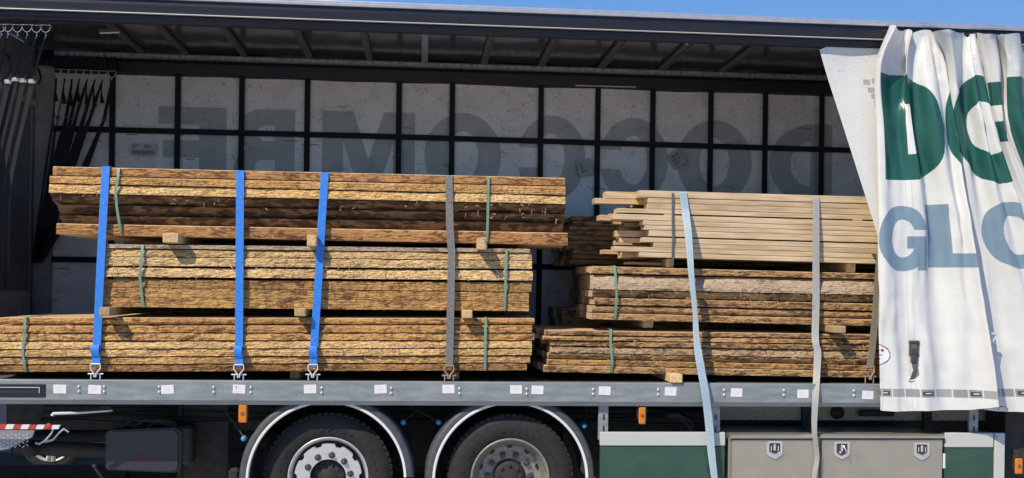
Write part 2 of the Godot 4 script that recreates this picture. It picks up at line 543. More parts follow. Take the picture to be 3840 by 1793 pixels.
func build_body(lorry: Node3D) -> void:
	var st := new_st()
	# outer side rail: flat face, top edge rounded, lower lip turned in
	run_x(st, [Vector2(-0.05, 1.246), Vector2(-0.006, 1.246), Vector2(0.0, 1.24), Vector2(0.0, 1.099), Vector2(-0.004, 1.094), Vector2(-0.022, 1.064), Vector2(-0.05, 1.064)], X0 - 0.1, X1)
	var rail := part("side_rail", st, M.galv, lorry)
	# row of bolts and stickers
	var bolts := [198, 262, 400, 535, 672, 812, 995, 1160, 1328, 1483, 1660, 1828, 1975, 2152]
	var stickers := [150, 238, 421, 601, 780, 957, 1128, 1298, 1352, 1521, 1687, 1853, 2020, 2183]
	var bolt_x := [-2.508, -2.326, -1.931, -1.535, -1.262, -0.739, -0.219, 0.298, 0.812, 1.326, 1.836, 2.358, 2.835, 3.401]
	var bolt_mesh: Mesh
	for bx in bolt_x:
		for by in [1.196, 1.158]:
			var b := MeshInstance3D.new()
			if bolt_mesh == null:
				var bs := new_st()
				lathe(bs, [Vector2(0.0001, 0.012), Vector2(0.005, 0.0115), Vector2(0.009, 0.007), Vector2(0.0105, 0.0)], Vector3.ZERO, 12)
				bolt_mesh = bs.commit()
			b.mesh = bolt_mesh
			b.material_override = M.zinc
			b.name = "bolt"
			b.position = Vector3(bx, by - 0.0006 * bx, 0.0)
			rail.add_child(b, true)
	var sx := [Vector2(-2.644, 1.178), Vector2(-2.395, 1.176), Vector2(-1.871, 1.179), Vector2(-1.349, 1.184), Vector2(-0.825, 1.187), Vector2(-0.299, 1.189), Vector2(0.214, 1.192), Vector2(0.73, 1.191), Vector2(0.895, 1.189), Vector2(1.416, 1.185), Vector2(1.933, 1.182), Vector2(2.456, 1.175), Vector2(2.989, 1.168), Vector2(3.515, 1.161)]
	var sticker_mats := []
	for k in 4:
		var im := Image.create(48, 36, false, Image.FORMAT_RGB8)
		im.fill(lin(0.70, 0.685, 0.69))
		for j in 14:
			var y := rng.randi_range(5, 31)
			im.fill_rect(Rect2i(rng.randi_range(6, 22), y, rng.randi_range(4, 18), 1), lin(0.6, 0.48, 0.5))
		if k == 3:
			for j in 10: im.fill_rect(Rect2i(12 + j / 4, 8 + j, 2, 1), lin(0.05, 0.05, 0.06))
			im.fill_rect(Rect2i(10, 8, 5, 2), lin(0.05, 0.05, 0.06))
		var sm := StandardMaterial3D.new()
		sm.albedo_texture = tex(im)
		sm.roughness = 0.55
		sticker_mats.append(sm)
	for i in sx.size():
		var q := MeshInstance3D.new()
		var qm := QuadMesh.new()
		qm.size = Vector2(0.092, 0.066)
		q.mesh = qm
		q.material_override = sticker_mats[3] if i == 3 else sticker_mats[i % 3]
		q.name = "sticker"
		q.position = Vector3(sx[i].x, sx[i].y, 0.0025)
		q.rotation.z = rng.randf_range(-0.05, 0.05)
		rail.add_child(q, true)
	# recess near the tail with a grating in it
	var rc := Vector2(-2.954, 1.165)
	st = new_st()
	cbox(st, Vector3(rc.x, rc.y, 0.001), Vector3(0.42, 0.098, 0.012), 0.005)
	part("lamp_housing", st, M.black_gloss, rail)
	st = new_st()
	cbox(st, Vector3(rc.x - 0.015, rc.y + 0.024, 0.01), Vector3(0.37, 0.005, 0.008), 0.001)
	cbox(st, Vector3(rc.x + 0.168, rc.y + 0.004, 0.01), Vector3(0.006, 0.04, 0.008), 0.001)
	part("lamp_trim", st, M.zinc, rail)
	st = new_st()
	for k in 26: box(st, Vector3(rc.x - 0.19 + k * 0.0135, rc.y - 0.008, 0.008), Vector3(0.006, 0.02, 0.006), Basis(Vector3(0, 0, 1), 0.5))
	part("lamp_grille", st, M.nut, rail)

	# deck and its cross bearers
	st = new_st()
	box(st, Vector3((X0 + X1) / 2, 1.205, -1.27), Vector3(X1 - X0, 0.07, 2.43))
	part("deck", st, M.deck, lorry)
	st = new_st()
	run_x(st, [Vector2(-2.55, 1.246), Vector2(-2.5, 1.246), Vector2(-2.5, 1.064), Vector2(-2.55, 1.064)], X0 - 0.1, X1)
	part("far_rail", st, M.galv, lorry)
	for k in 20:
		st = new_st()
		box(st, Vector3(X0 + 0.2 + k * 0.51, 1.115, -1.27), Vector3(0.06, 0.108, 2.4))
		part("cross_member", st, M.chassis, lorry)

	# tail wall, corner post, headboard
	st = new_st()
	box(st, Vector3(X0 - 0.03, 2.70, -1.27), Vector3(0.06, 2.98, 2.5))
	var door := part("tail_door", st, M.door_skin, lorry)
	st = new_st()
	for z in [-0.75, -1.27, -1.8, -2.3]: cbox(st, Vector3(X0 + 0.012, 2.6, z), Vector3(0.024, 2.7, 0.05), 0.006)
	part("door_stiffener", st, M.door_skin, door)
	st = new_st()
	cbox(st, Vector3(X0 + 0.02, 3.66, -1.3), Vector3(0.05, 0.07, 2.3), 0.01)
	part("door_ledge", st, M.post_skin, door)
	st = new_st()
	cbox(st, Vector3(X0 + 0.02, 3.82, -1.4), Vector3(0.03, 0.2, 0.3), 0.01)
	cbox(st, Vector3(X0 + 0.02, 3.82, -0.9), Vector3(0.03, 0.2, 0.4), 0.01)
	part("wiring_box", st, M.post_skin, door)
	st = new_st()
	tube(st, [Vector3(-3.335, 3.76, -0.6), Vector3(-3.352, 3.788, -0.8), Vector3(-3.346, 3.751, -0.85), Vector3(-3.351, 3.702, -0.85)], 0.012, 8)
	part("cable", st, M.black, door)
	st = new_st()
	tube(st, [Vector3(-3.589, 3.955, -2.0), Vector3(-3.542, 3.92, -2.0), Vector3(-3.52, 3.847, -2.0), Vector3(-3.544, 3.784, -2.0)], 0.012, 8)
	part("cable", st, M.black, door)
	st = new_st()
	cbox(st, Vector3(X0 + 0.07, 1.56, -1.15), Vector3(0.14, 0.64, 1.7), 0.03)
	part("kick_panel", st, M.post_skin, door)
	st = new_st()
	cbox(st, Vector3(-3.637, 2.64, -2.44), Vector3(0.17, 2.8, 0.1), 0.01)
	part("corner_post", st, M.post_skin, lorry)
	st = new_st()
	cbox(st, Vector3(X0 + 0.06, 2.64, -0.11), Vector3(0.1, 2.8, 0.14), 0.01)
	part("corner_post", st, M.door_skin, lorry)
	st = new_st()
	box(st, Vector3(X1 + 0.03, 2.70, -1.27), Vector3(0.06, 2.98, 2.5))
	part("headboard", st, M.door_skin, lorry)

func build_far_curtain(lorry: Node3D) -> void:
	var xa: float = -3.568
	var w := X1 - xa
	var top := 4.01
	var hh := top - 1.24
	var iw := 1536
	var ih := 434
	var ppm := iw / w
	var ground := Color(0.80, 0.79, 0.765).linear_to_srgb()
	var ink := Color(0.46, 0.46, 0.455).linear_to_srgb()
	var img := Image.create(iw, ih, false, Image.FORMAT_RGB8)
	img.fill(ground)
	# the firm's name seen through from behind, so mirrored
	var y0: float = (top - 3.687) * ppm
	var y1: float = y0 + 0.83 * ppm
	var spans := [["E", -1.923, -2.587], ["B", -1.263, -1.854], ["M", -0.086, -1.0], ["O", 0.779, 0.009], ["C", 1.632, 0.891], ["C", 2.481, 1.722], ["O", 3.351, 2.572], ["D", 4.199, 3.535]]
	for s in spans: draw_glyph(img, s[0], (s[1] - xa) * ppm, (s[2] - xa) * ppm, y0, y1, ink, ground)
	# second line lower down, mostly behind the load
	for s in [["L", 900.0, 860.0], ["G", 980.0, 915.0]]: draw_glyph(img, s[0], s[1], s[2], y1 + 30, y1 + 110, Color(0.33, 0.34, 0.345).linear_to_srgb(), ground)
	# handling marks and rubbed dirt, each with its own outline
	var n := noise(0.035, 71, 4)
	var n2 := noise(0.16, 72, 3)
	var n3 := noise(0.02, 73, 2)
	for y in ih:
		for x in iw:
			var c := img.get_pixel(x, y).srgb_to_linear()
			var rub := sstep(0.1, 0.5, n.get_noise_2d(x, y * 0.9)) * sstep(0.05, 0.35, n2.get_noise_2d(x * 1.3, y * 0.8))
			var grain := 1.0 + n2.get_noise_2d(x * 0.7 + 300.0, y * 2.0) * 0.10 + n3.get_noise_2d(x, y) * 0.12
			c = c * grain
			c = c.lerp(Color(0.12, 0.115, 0.10), rub * 0.4)
			var sc := n2.get_noise_2d(x * 0.18 + 900.0, y * 4.5)
			if sc > 0.5: c = c.lerp(Color(0.10, 0.098, 0.092), 0.35 * sstep(0.5, 0.58, sc))
			img.set_pixel(x, y, c.linear_to_srgb())
	for k in 60:
		var q := Vector2(rng.randf_range(0, iw), rng.randf_range(40, ih - 60))
		img.fill_rect(Rect2i(int(q.x), int(q.y), rng.randi_range(4, 26), 1), Color(0.10, 0.10, 0.095).linear_to_srgb())
	var cm := StandardMaterial3D.new()
	cm.albedo_texture = tex(img)
	cm.roughness = 0.6
	var st := new_st()
	var nx := 240
	var ny := 24
	var wob := noise(0.9, 77, 2)
	for j in ny:
		for i in nx:
			for q in [[0, 0], [1, 1], [1, 0], [0, 0], [0, 1], [1, 1]]:
				var u := float(i + q[0]) / nx
				var v := float(j + q[1]) / ny
				var x := xa + u * w
				var y := 1.24 + v * hh
				var z := -2.46 + wob.get_noise_2d(x * 1.1, y * 0.8) * 0.022
				st.set_uv(Vector2(u, 1.0 - v))
				st.set_smooth_group(0)
				st.add_vertex(Vector3(x, y, z))
	st.index()
	st.generate_normals()
	var cur := part("far_curtain", st, cm, lorry)
	# webbing sewn to it
	for x in [-3.003, -2.387, -1.776, -1.143, -0.247, 0.28, 1.169, 1.746, 2.308, 2.908, 3.477, 4.072, 4.65, 5.2, 5.8]:
		st = new_st()
		ribbon(st, [Vector3(x, 1.25, -2.428), Vector3(x + 0.004, 2.2, -2.424), Vector3(x, 3.2, -2.428), Vector3(x, 4.02, -2.428)], [Vector3(0.055, 0, 0)], 0.005)
		part("webbing_strip", st, M.webbing_black, cur)
	for y in [3.44, 2.181]:
		st = new_st()
		ribbon(st, [Vector3(xa, y, -2.42), Vector3(xa + 3.0, y + 0.006, -2.418), Vector3(X1, y - 0.02, -2.42)], [Vector3(0, 0.055, 0)], 0.005)
		part("webbing_strip", st, M.webbing_black, cur)
	# certificate label and two scribbled sheets stuck to it
	var im := Image.create(96, 48, false, Image.FORMAT_RGB8)
	im.fill(lin(0.52, 0.52, 0.52))
	for k in 6: im.fill_rect(Rect2i(5 + 45 * (k % 2), 5 + 5 * (k / 2), rng.randi_range(14, 34), 2), lin(0.05, 0.05, 0.05))
	for k in 5:
		var c := Vector2(12 + 18 * k, 34)
		fill_poly(im, disc_poly(8, 20, c), lin(0.03, 0.03, 0.03))
		fill_poly(im, disc_poly(5.5, 20, c), lin(0.5, 0.5, 0.5))
		for j in range(-5, 6): im.fill_rect(Rect2i(int(c.x) + j - 1, int(c.y) + j, 3, 1), lin(0.03, 0.03, 0.03))
	sheet(cur, im, Vector3(-2.704, 3.255, -2.412), Vector2(0.235, 0.115), 0.0)
	for s in [[Vector3(1.621, 3.183, -2.412), 0.25, ["TT", "OT", "70:9"]], [Vector3(2.559, 3.294, -2.412), 0.55, ["OTTEST", "OTTTO", "JAOP"]]]:
		var i2 := Image.create(80, 84, false, Image.FORMAT_RGB8)
		i2.fill(lin(0.36, 0.36, 0.355))
		for j in 3:
			for k: int in range(String(s[2][j]).length()):
				var bx: int = 14 + k * 9
				var by := 16 + j * 19
				i2.fill_rect(Rect2i(bx, by, 7, 2), lin(0.02, 0.02, 0.02))
				i2.fill_rect(Rect2i(bx + (3 if k % 2 == 0 else 0), by, 2, 11), lin(0.02, 0.02, 0.02))
				if k % 3 == 1:
					i2.fill_rect(Rect2i(bx, by + 10, 7, 2), lin(0.02, 0.02, 0.02))
					i2.fill_rect(Rect2i(bx + 5, by, 2, 11), lin(0.02, 0.02, 0.02))
		sheet(cur, i2, s[0], Vector2(0.15, 0.165), s[1])

func sheet(parent: Node3D, im: Image, at: Vector3, size: Vector2, turn: float) -> void:
	var q := MeshInstance3D.new()
	var qm := QuadMesh.new()
	qm.size = size
	q.mesh = qm
	var m := StandardMaterial3D.new()
	m.albedo_texture = tex(im)
	m.roughness = 0.5
	q.material_override = m
	q.name = "notice"
	q.position = at
	q.rotation.z = turn
	parent.add_child(q, true)

func build_roof(lorry: Node3D) -> void:
	var xa := X0 - 0.1
	var xb := X1 + 0.1
	# outer roof rail: bright gutter over a dark pelmet and the curtain track
	var st := new_st()
	run_x(st, [Vector2(-0.16, 4.135), Vector2(-0.03, 4.125), Vector2(-0.004, 4.117), Vector2(0.0, 4.108), Vector2(-0.005, 4.098), Vector2(0.012, 4.094), Vector2(0.017, 4.086), Vector2(0.012, 4.072), Vector2(-0.03, 4.068), Vector2(-0.16, 4.068)], xa, xb)
	var rail := part("roof_rail", st, M.aluminium, lorry)
	st = new_st()
	run_x(st, [Vector2(-0.05, 4.066), Vector2(-0.004, 4.066), Vector2(-0.001, 4.03), Vector2(-0.008, 3.985), Vector2(-0.02, 3.972), Vector2(-0.05, 3.972)], xa, xb)
	part("pelmet", st, M.black_gloss, rail)
	st = new_st()
	run_x(st, [Vector2(-0.12, 4.066), Vector2(-0.055, 4.066), Vector2(-0.05, 3.968), Vector2(-0.042, 3.962), Vector2(-0.042, 3.93), Vector2(-0.058, 3.922), Vector2(-0.06, 3.91), Vector2(-0.12, 3.91)], xa, xb)
	part("curtain_track", st, M.black, rail)
	st = new_st()
	run_x(st, [Vector2(-0.022, 3.9715), Vector2(-0.004, 3.9715), Vector2(-0.001, 3.967), Vector2(-0.022, 3.965)], xa, xb)
	part("edge_trim", st, M.zinc, rail)
	part("roof_skin", _roof_skin(xa, xb), M.roof_skin, lorry)
	# roof bows
	for b in [[-2.701, 0], [-2.295, 0], [-1.739, 0], [-1.116, 0], [-0.536, 0], [0.0, 1], [0.582, 0], [1.15, 0], [1.751, 0], [2.359, 0], [2.975, 0], [4.35, 0], [5.0, 0], [5.65, 0]]:
		st = new_st()
		var x: float = b[0]
		cbox(st, Vector3(x, 4.182, -1.4), Vector3(0.062, 0.034, 1.85), 0.008)
		cbox(st, Vector3(x, 4.14, -0.31), Vector3(0.062, 0.032, 0.34), 0.006, Basis(Vector3(1, 0, 0), 0.14))
		cbox(st, Vector3(x + 0.022, 4.158, -1.4), Vector3(0.014, 0.012, 1.8), 0.003)
		part("roof_bow", st, M.aluminium if b[1] == 1 else M.bow, lorry)
	# bar along the far side and the far cantrail
	st = new_st()
	run_x(st, [Vector2(-2.34, 4.165), Vector2(-2.29, 4.165), Vector2(-2.285, 4.155), Vector2(-2.285, 4.128), Vector2(-2.295, 4.118), Vector2(-2.34, 4.118)], -3.506, X1)
	part("far_load_bar", st, M.old_alu, lorry)
	st = new_st()
	run_x(st, [Vector2(-2.56, 4.2), Vector2(-2.42, 4.2), Vector2(-2.40, 4.1), Vector2(-2.41, 4.0), Vector2(-2.48, 3.98), Vector2(-2.56, 4.0)], xa, xb)
	part("far_roof_rail", st, M.black, lorry)
	st = new_st()
	run_x(st, [Vector2(-0.2, 4.135), Vector2(-0.13, 4.13), Vector2(-0.13, 3.95), Vector2(-0.165, 3.95), Vector2(-0.17, 4.08), Vector2(-0.2, 4.1)], xa, xb)
	part("near_roof_web", st, M.black, lorry)
	# little lamp plate under the roof and a bare rod with a clip
	st = new_st()
	cbox(st, Vector3(-2.472, 3.944, -0.5), Vector3(0.15, 0.012, 0.11), 0.004, Basis(Vector3(1, 0, 0), 0.5) * Basis(Vector3(0, 1, 0), 0.3))
	part("lamp_plate", st, M.white, lorry)
	st = new_st()
	tube(st, [Vector3(1.532, 3.937, -0.17), Vector3(1.787, 3.94, -0.17), Vector3(2.068, 3.94, -0.17)], 0.006, 8)
	box(st, Vector3(2.068, 3.934, -0.17), Vector3(0.02, 0.035, 0.02))
	part("curtain_rod", st, M.zinc, lorry)
	st = new_st()
	tube(st, [Vector3(1.508, 4.0, -2.38), Vector3(2.122, 4.003, -2.38)], 0.007, 8)
	part("curtain_rod", st, M.zinc, lorry)

func _roof_skin(xa: float, xb: float) -> SurfaceTool:
	# thin sheet that sags a little between the bows
	var st := new_st()
	var wob := noise(1.0, 88, 3)
	var nx := 200
	var nz := 24
	for lay in 2:
		for i in nx:
			for j in nz:
				for q in ([[0, 0], [1, 0], [1, 1], [0, 0], [1, 1], [0, 1]] if lay == 0 else [[0, 0], [1, 1], [1, 0], [0, 0], [0, 1], [1, 1]]):
					var x := lerpf(xa, xb, float(i + q[0]) / nx)
					var z := lerpf(-2.55, -0.12, float(j + q[1]) / nz)
					var y := 4.138 + 0.07 * sstep(0.12, 0.55, -z) + 0.007 * wob.get_noise_2d(x * 1.4, z * 0.8) + lay * 0.008
					st.add_vertex(Vector3(x, y, z))
	st.index()
	st.generate_normals()
	return st

func wheel(lorry: Node3D, at: Vector3, dished: bool, face := 1.0) -> void:
	var w := joint("wheel", lorry)
	w.position = at
	if face < 0.0: w.rotation.y = PI
	# tyre: face at z = -0.10, 0.3 wide
	var st := new_st()
	lathe(st, [Vector2(0.285, -0.33), Vector2(0.40, -0.40), Vector2(0.475, -0.385), Vector2(0.489, -0.36), Vector2(0.491, -0.25), Vector2(0.489, -0.145), Vector2(0.478, -0.122), Vector2(0.466, -0.113), Vector2(0.462, -0.118), Vector2(0.456, -0.108), Vector2(0.43, -0.099), Vector2(0.426, -0.102), Vector2(0.421, -0.097), Vector2(0.385, -0.092), Vector2(0.345, -0.1), Vector2(0.325, -0.108), Vector2(0.322, -0.112), Vector2(0.312, -0.115), Vector2(0.298, -0.125), Vector2(0.29, -0.14)], Vector3.ZERO, 96)
	# raised figures round the side wall
	for k in 40:
		var g := k % 20
		if g in [4, 5, 6, 12, 13, 14, 15, 18]: continue
		var a := TAU * k / 40.0
		box(st, Vector3(cos(a) * 0.372, sin(a) * 0.372, -0.092), Vector3(0.02, 0.012 + 0.008 * (k % 3), 0.004), Basis(Vector3(0, 0, 1), a))
	var tyre := part("tyre", st, M.black_rubber, w)
	st = new_st()
	var nb := 60
	for k in nb:
		var a := TAU * (k + 0.5) / nb
		cbox(st, Vector3(cos(a) * 0.481, sin(a) * 0.481, -0.17), Vector3(0.03, TAU * 0.49 / nb * 0.82, 0.092), 0.006, Basis(Vector3(0, 0, 1), a))
	var tr := part("tread", st, M.black_rubber, w)
	if not dished:
		st = new_st()
		lathe(st, [Vector2(0.272, -0.26), Vector2(0.276, -0.15), Vector2(0.288, -0.128), Vector2(0.298, -0.113), Vector2(0.306, -0.112), Vector2(0.309, -0.12), Vector2(0.306, -0.14)], Vector3.ZERO, 80)
		part("rim", st, M.rim_silver, w)
		# flat silver disc with scalloped edge
		var p := PackedVector2Array()
		for k in 200:
			var a := TAU * k / 200.0
			var s := cos(a * 10.0)
			p.append(Vector2(cos(a), sin(a)) * (0.256 - 0.02 * sstep(0.35, 0.8, s)))
		st = new_st()
		var inner := disc_poly(0.138, 100)
		ring_plate(st, p, inner, -0.15, -0.104)
		part("disc", st, M.rim_silver, w)
		st = new_st()
		lathe(st, [Vector2(0.0001, -0.2), Vector2(0.28, -0.2)], Vector3.ZERO, 48)
		part("rim_well", st, M.black, w)
		st = new_st()
		lathe(st, [Vector2(0.0001, -0.128), Vector2(0.06, -0.126), Vector2(0.07, -0.14), Vector2(0.11, -0.142), Vector2(0.12, -0.16), Vector2(0.138, -0.165)], Vector3.ZERO, 48)
		for k in 10:
			var a := TAU * k / 10.0
			lathe(st, [Vector2(0.0001, -0.128), Vector2(0.008, -0.13), Vector2(0.01, -0.142)], Vector3(cos(a) * 0.092, sin(a) * 0.092, 0), 10)
		part("hub", st, M.chassis, w)
		nuts(w, 0.172, -0.104, 10, 0.16)
	else:
		st = new_st()
		lathe(st, [Vector2(0.185, -0.232), Vector2(0.225, -0.23), Vector2(0.245, -0.215), Vector2(0.258, -0.18), Vector2(0.272, -0.15), Vector2(0.284, -0.125), Vector2(0.29, -0.112), Vector2(0.299, -0.105), Vector2(0.307, -0.108), Vector2(0.309, -0.118), Vector2(0.306, -0.14)], Vector3.ZERO, 80)
		part("rim", st, M.rim_grey, w)
		st = new_st()
		lathe(st, [Vector2(0.125, -0.238), Vector2(0.14, -0.228), Vector2(0.19, -0.228)], Vector3.ZERO, 64)
		part("disc", st, M.rim_grey, w)
		for k in 10:
			var a := TAU * (k + 0.5) / 10.0
			st = new_st()
			prism(st, disc_poly(0.016, 14, Vector2.ZERO, 0.024), -0.008, 0.0, Vector3(cos(a) * 0.232, sin(a) * 0.232, -0.217), Basis(Vector3(0, 0, 1), a))
			part("vent", st, M.black, w)
		st = new_st()
		lathe(st, [Vector2(0.0001, -0.165), Vector2(0.05, -0.163), Vector2(0.06, -0.175), Vector2(0.105, -0.178), Vector2(0.115, -0.19), Vector2(0.125, -0.25)], Vector3.ZERO, 48)
		for k in 8:
			var a := TAU * k / 8.0
			lathe(st, [Vector2(0.0001, -0.164), Vector2(0.013, -0.166), Vector2(0.016, -0.178)], Vector3(cos(a) * 0.085, sin(a) * 0.085, 0), 12)
		part("hub", st, M.chassis, w)
		nuts(w, 0.168, -0.228, 10, 0.0)

func ring_plate(st: SurfaceTool, outer: PackedVector2Array, inner: PackedVector2Array, z0: float, z1: float) -> void:
	var n := outer.size()
	var m := inner.size()
	for i in n:
		var a := outer[i]
		var b := outer[(i + 1) % n]
		var c := inner[int(floor(float(i + 1) * m / n)) % m]
		var d := inner[int(floor(float(i) * m / n)) % m]
		quad(st, Vector3(d.x, d.y, z1), Vector3(a.x, a.y, z1), Vector3(b.x, b.y, z1), Vector3(c.x, c.y, z1))
		quad(st, Vector3(a.x, a.y, z0), Vector3(b.x, b.y, z0), Vector3(b.x, b.y, z1), Vector3(a.x, a.y, z1))
		quad(st, Vector3(c.x, c.y, z0), Vector3(d.x, d.y, z0), Vector3(d.x, d.y, z1), Vector3(c.x, c.y, z1))

func nuts(w: Node3D, r: float, z: float, n: int, phase: float) -> void:
	var me: Mesh
	for k in n:
		var a := TAU * k / n + phase
		var o := MeshInstance3D.new()
		if me == null:
			var st := new_st()
			lathe(st, [Vector2(0.014, 0.006), Vector2(0.024, 0.006), Vector2(0.026, 0.0)], Vector3.ZERO, 20)
			prism(st, disc_poly(0.0175, 6), 0.0, 0.026)
			lathe(st, [Vector2(0.0001, 0.034), Vector2(0.008, 0.034), Vector2(0.01, 0.026)], Vector3.ZERO, 12)
			me = st.commit()
		o.mesh = me
		o.material_override = M.nut
		o.name = "wheel_nut"
		o.position = Vector3(cos(a) * r, sin(a) * r, z + 0.0005)
		o.rotation.z = a
		w.add_child(o, true)

func mudguard(lorry: Node3D, at: Vector3, a0: float, a1: float) -> void:
	var st := new_st()
	lathe(st, [Vector2(0.585, -0.5), Vector2(0.60, -0.10), Vector2(0.598, -0.064), Vector2(0.606, -0.056), Vector2(0.64, -0.058), Vector2(0.655, -0.075), Vector2(0.662, -0.12), Vector2(0.664, -0.5)], at, 72, a0, a1)
	for a in [a0, a1]:
		var b := Basis(Vector3(0, 0, 1), a)
		box(st, at + b * Vector3(0.628, 0.0, -0.27), Vector3(0.06, 0.006, 0.42), b)
	var gd := part("mudguard", st, M.guard, lorry)
	st = new_st()
	lathe(st, [Vector2(0.582, -0.075), Vector2(0.582, -0.05), Vector2(0.588, -0.045), Vector2(0.600, -0.045), Vector2(0.604, -0.052), Vector2(0.602, -0.07)], at, 72, a0, a1, false)
	part("white_lip", st, M.white_strip, gd)

func build_running_gear(lorry: Node3D) -> void:
	var st0 := new_st()
	var w1: Vector3 = Vector3(-0.697, 0.474, -0.1)
	var w2: Vector3 = Vector3(0.705, 0.476, -0.1)
	w1 = Vector3(w1.x, 0.492, 0.0)
	w2 = Vector3(w2.x, 0.492, 0.0)
	wheel(lorry, w1 + Vector3(0, 0, -0.06), false)
	wheel(lorry, w2, true)
	wheel(lorry, Vector3(w1.x, 0.492, -2.5), false, -1.0)
	wheel(lorry, Vector3(w2.x, 0.492, -2.5), true, -1.0)
	mudguard(lorry, w1, deg_to_rad(2.0), deg_to_rad(196.0))
	mudguard(lorry, w2, deg_to_rad(1.0), deg_to_rad(196.0))
	# axles, frame rails, suspension
	for w in [w1, w2]:
		var st := new_st()
		tube(st, [Vector3(w.x, 0.5, -0.25), Vector3(w.x, 0.5, -2.3)], 0.09, 16)
		cbox(st, Vector3(w.x, 0.53, -1.25), Vector3(0.45, 0.5, 0.5), 0.12)
		part("axle", st, M.chassis, lorry)
		for z in [-0.62, -1.9]:
			st = new_st()
			lathe(st, [Vector2(0.0001, 0.14), Vector2(0.12, 0.14), Vector2(0.14, 0.08), Vector2(0.12, 0.0), Vector2(0.14, -0.08), Vector2(0.12, -0.14), Vector2(0.0001, -0.14)], Vector3.ZERO, 24)
			var o := part("air_spring", st, M.black_rubber, lorry)
			o.position = Vector3(w.x - 0.42, 0.68, z)
			o.rotation.x = PI / 2
	for z in [-0.82, -1.7]:
		var st := new_st()
		box(st, Vector3((X0 + X1) / 2 + 0.2, 0.92, z), Vector3(X1 - X0 - 0.4, 0.3, 0.08))
		var fr := part("frame_rail", st, M.chassis, lorry)
		if z > -1.0:
			st = new_st()
			for k in 60: lathe(st, [Vector2(0.0001, 0.012), Vector2(0.012, 0.01), Vector2(0.014, 0.0)], Vector3(X0 + 0.8 + 0.155 * k, 0.83 + 0.17 * (k % 2), z + 0.041), 10)
			part("rivet", st, M.chassis, fr)
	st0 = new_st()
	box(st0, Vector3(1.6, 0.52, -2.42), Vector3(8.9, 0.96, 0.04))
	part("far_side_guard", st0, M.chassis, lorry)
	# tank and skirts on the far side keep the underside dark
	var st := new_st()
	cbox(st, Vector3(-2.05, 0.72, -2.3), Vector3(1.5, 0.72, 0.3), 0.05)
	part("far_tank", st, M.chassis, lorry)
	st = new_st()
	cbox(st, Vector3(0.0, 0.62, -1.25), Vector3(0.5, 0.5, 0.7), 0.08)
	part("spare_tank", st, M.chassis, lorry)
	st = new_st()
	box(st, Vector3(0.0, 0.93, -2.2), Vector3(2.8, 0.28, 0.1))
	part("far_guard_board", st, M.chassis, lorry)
	st = new_st()
	cbox(st, Vector3(-1.729, 0.75, -0.7), Vector3(0.4, 0.72, 0.06), 0.02)
	box(st, Vector3(-1.924, 0.75, -0.66), Vector3(0.03, 0.7, 0.03))
	part("bracket_plate", st, M.chassis, lorry)
	# orange side reflectors on their drops
	for r in [[Vector3(-1.323, 0.996, -0.03), 0.062, 0.135], [Vector3(1.72, 0.989, -0.03), 0.055, 0.13], [Vector3(4.784, 0.594, -0.02), 0.062, 0.125]]:
		var c: Vector3 = r[0]
		st = new_st()
		box(st, c + Vector3(0, 0.05, -0.022), Vector3(0.075, 0.16, 0.012))
		var dr := part("reflector_drop", st, M.chassis, lorry)
		st = new_st()
		cbox(st, c, Vector3(r[1], r[2], 0.024), 0.008)
		part("side_reflector", st, M.orange, dr)
		st = new_st()
		lathe(st, [Vector2(0.006, 0.013), Vector2(0.013, 0.014), Vector2(0.014, 0.012)], c, 16)
		part("lens_ring", st, M.nut, dr)
	# blue-capped stays that hold the guards
	for b in [[Vector3(-1.326, 0.798, -0.1), Vector3(-1.538, 1.043, -0.3)], [Vector3(-0.128, 0.917, -0.15), Vector3(0.027, 1.033, -0.35)], [Vector3(0.147, 0.918, -0.15), Vector3(-0.114, 1.036, -0.35)], [Vector3(1.286, 0.892, -0.15), Vector3(1.333, 1.037, -0.3)]]:
		st = new_st()
		tube(st, [b[1], b[0] + Vector3(0, 0, -0.03)], 0.007, 6)
		var stay := part("guard_stay", st, M.chassis, lorry)
		st = new_st()
		lathe(st, [Vector2(0.0001, 0.022), Vector2(0.012, 0.02), Vector2(0.021, 0.008), Vector2(0.022, -0.03)], b[0], 20)
		part("blue_cap", st, M.blue_cap, stay)
	# air lines and cables clipped along the frame
	for k in 4:
		st = new_st()
		var run := []
		for j in 26:
			var x := -3.0 + j * 0.28
			run.append(Vector3(x, 0.98 - 0.035 * k - 0.03 * absf(sin(x * 2.2 + k)), -0.7 + 0.03 * k))
		tube(st, run, 0.009 + 0.003 * (k % 2), 6)
		part("air_line", st, M.black_rubber, lorry)
	# a coiled strap tail dangling behind the mudguard
	st = new_st()
	cbox(st, Vector3(-1.394, 0.515, -0.12), Vector3(0.09, 0.12, 0.06), 0.03)
	part("mud_flap", st, M.black_rubber, lorry)

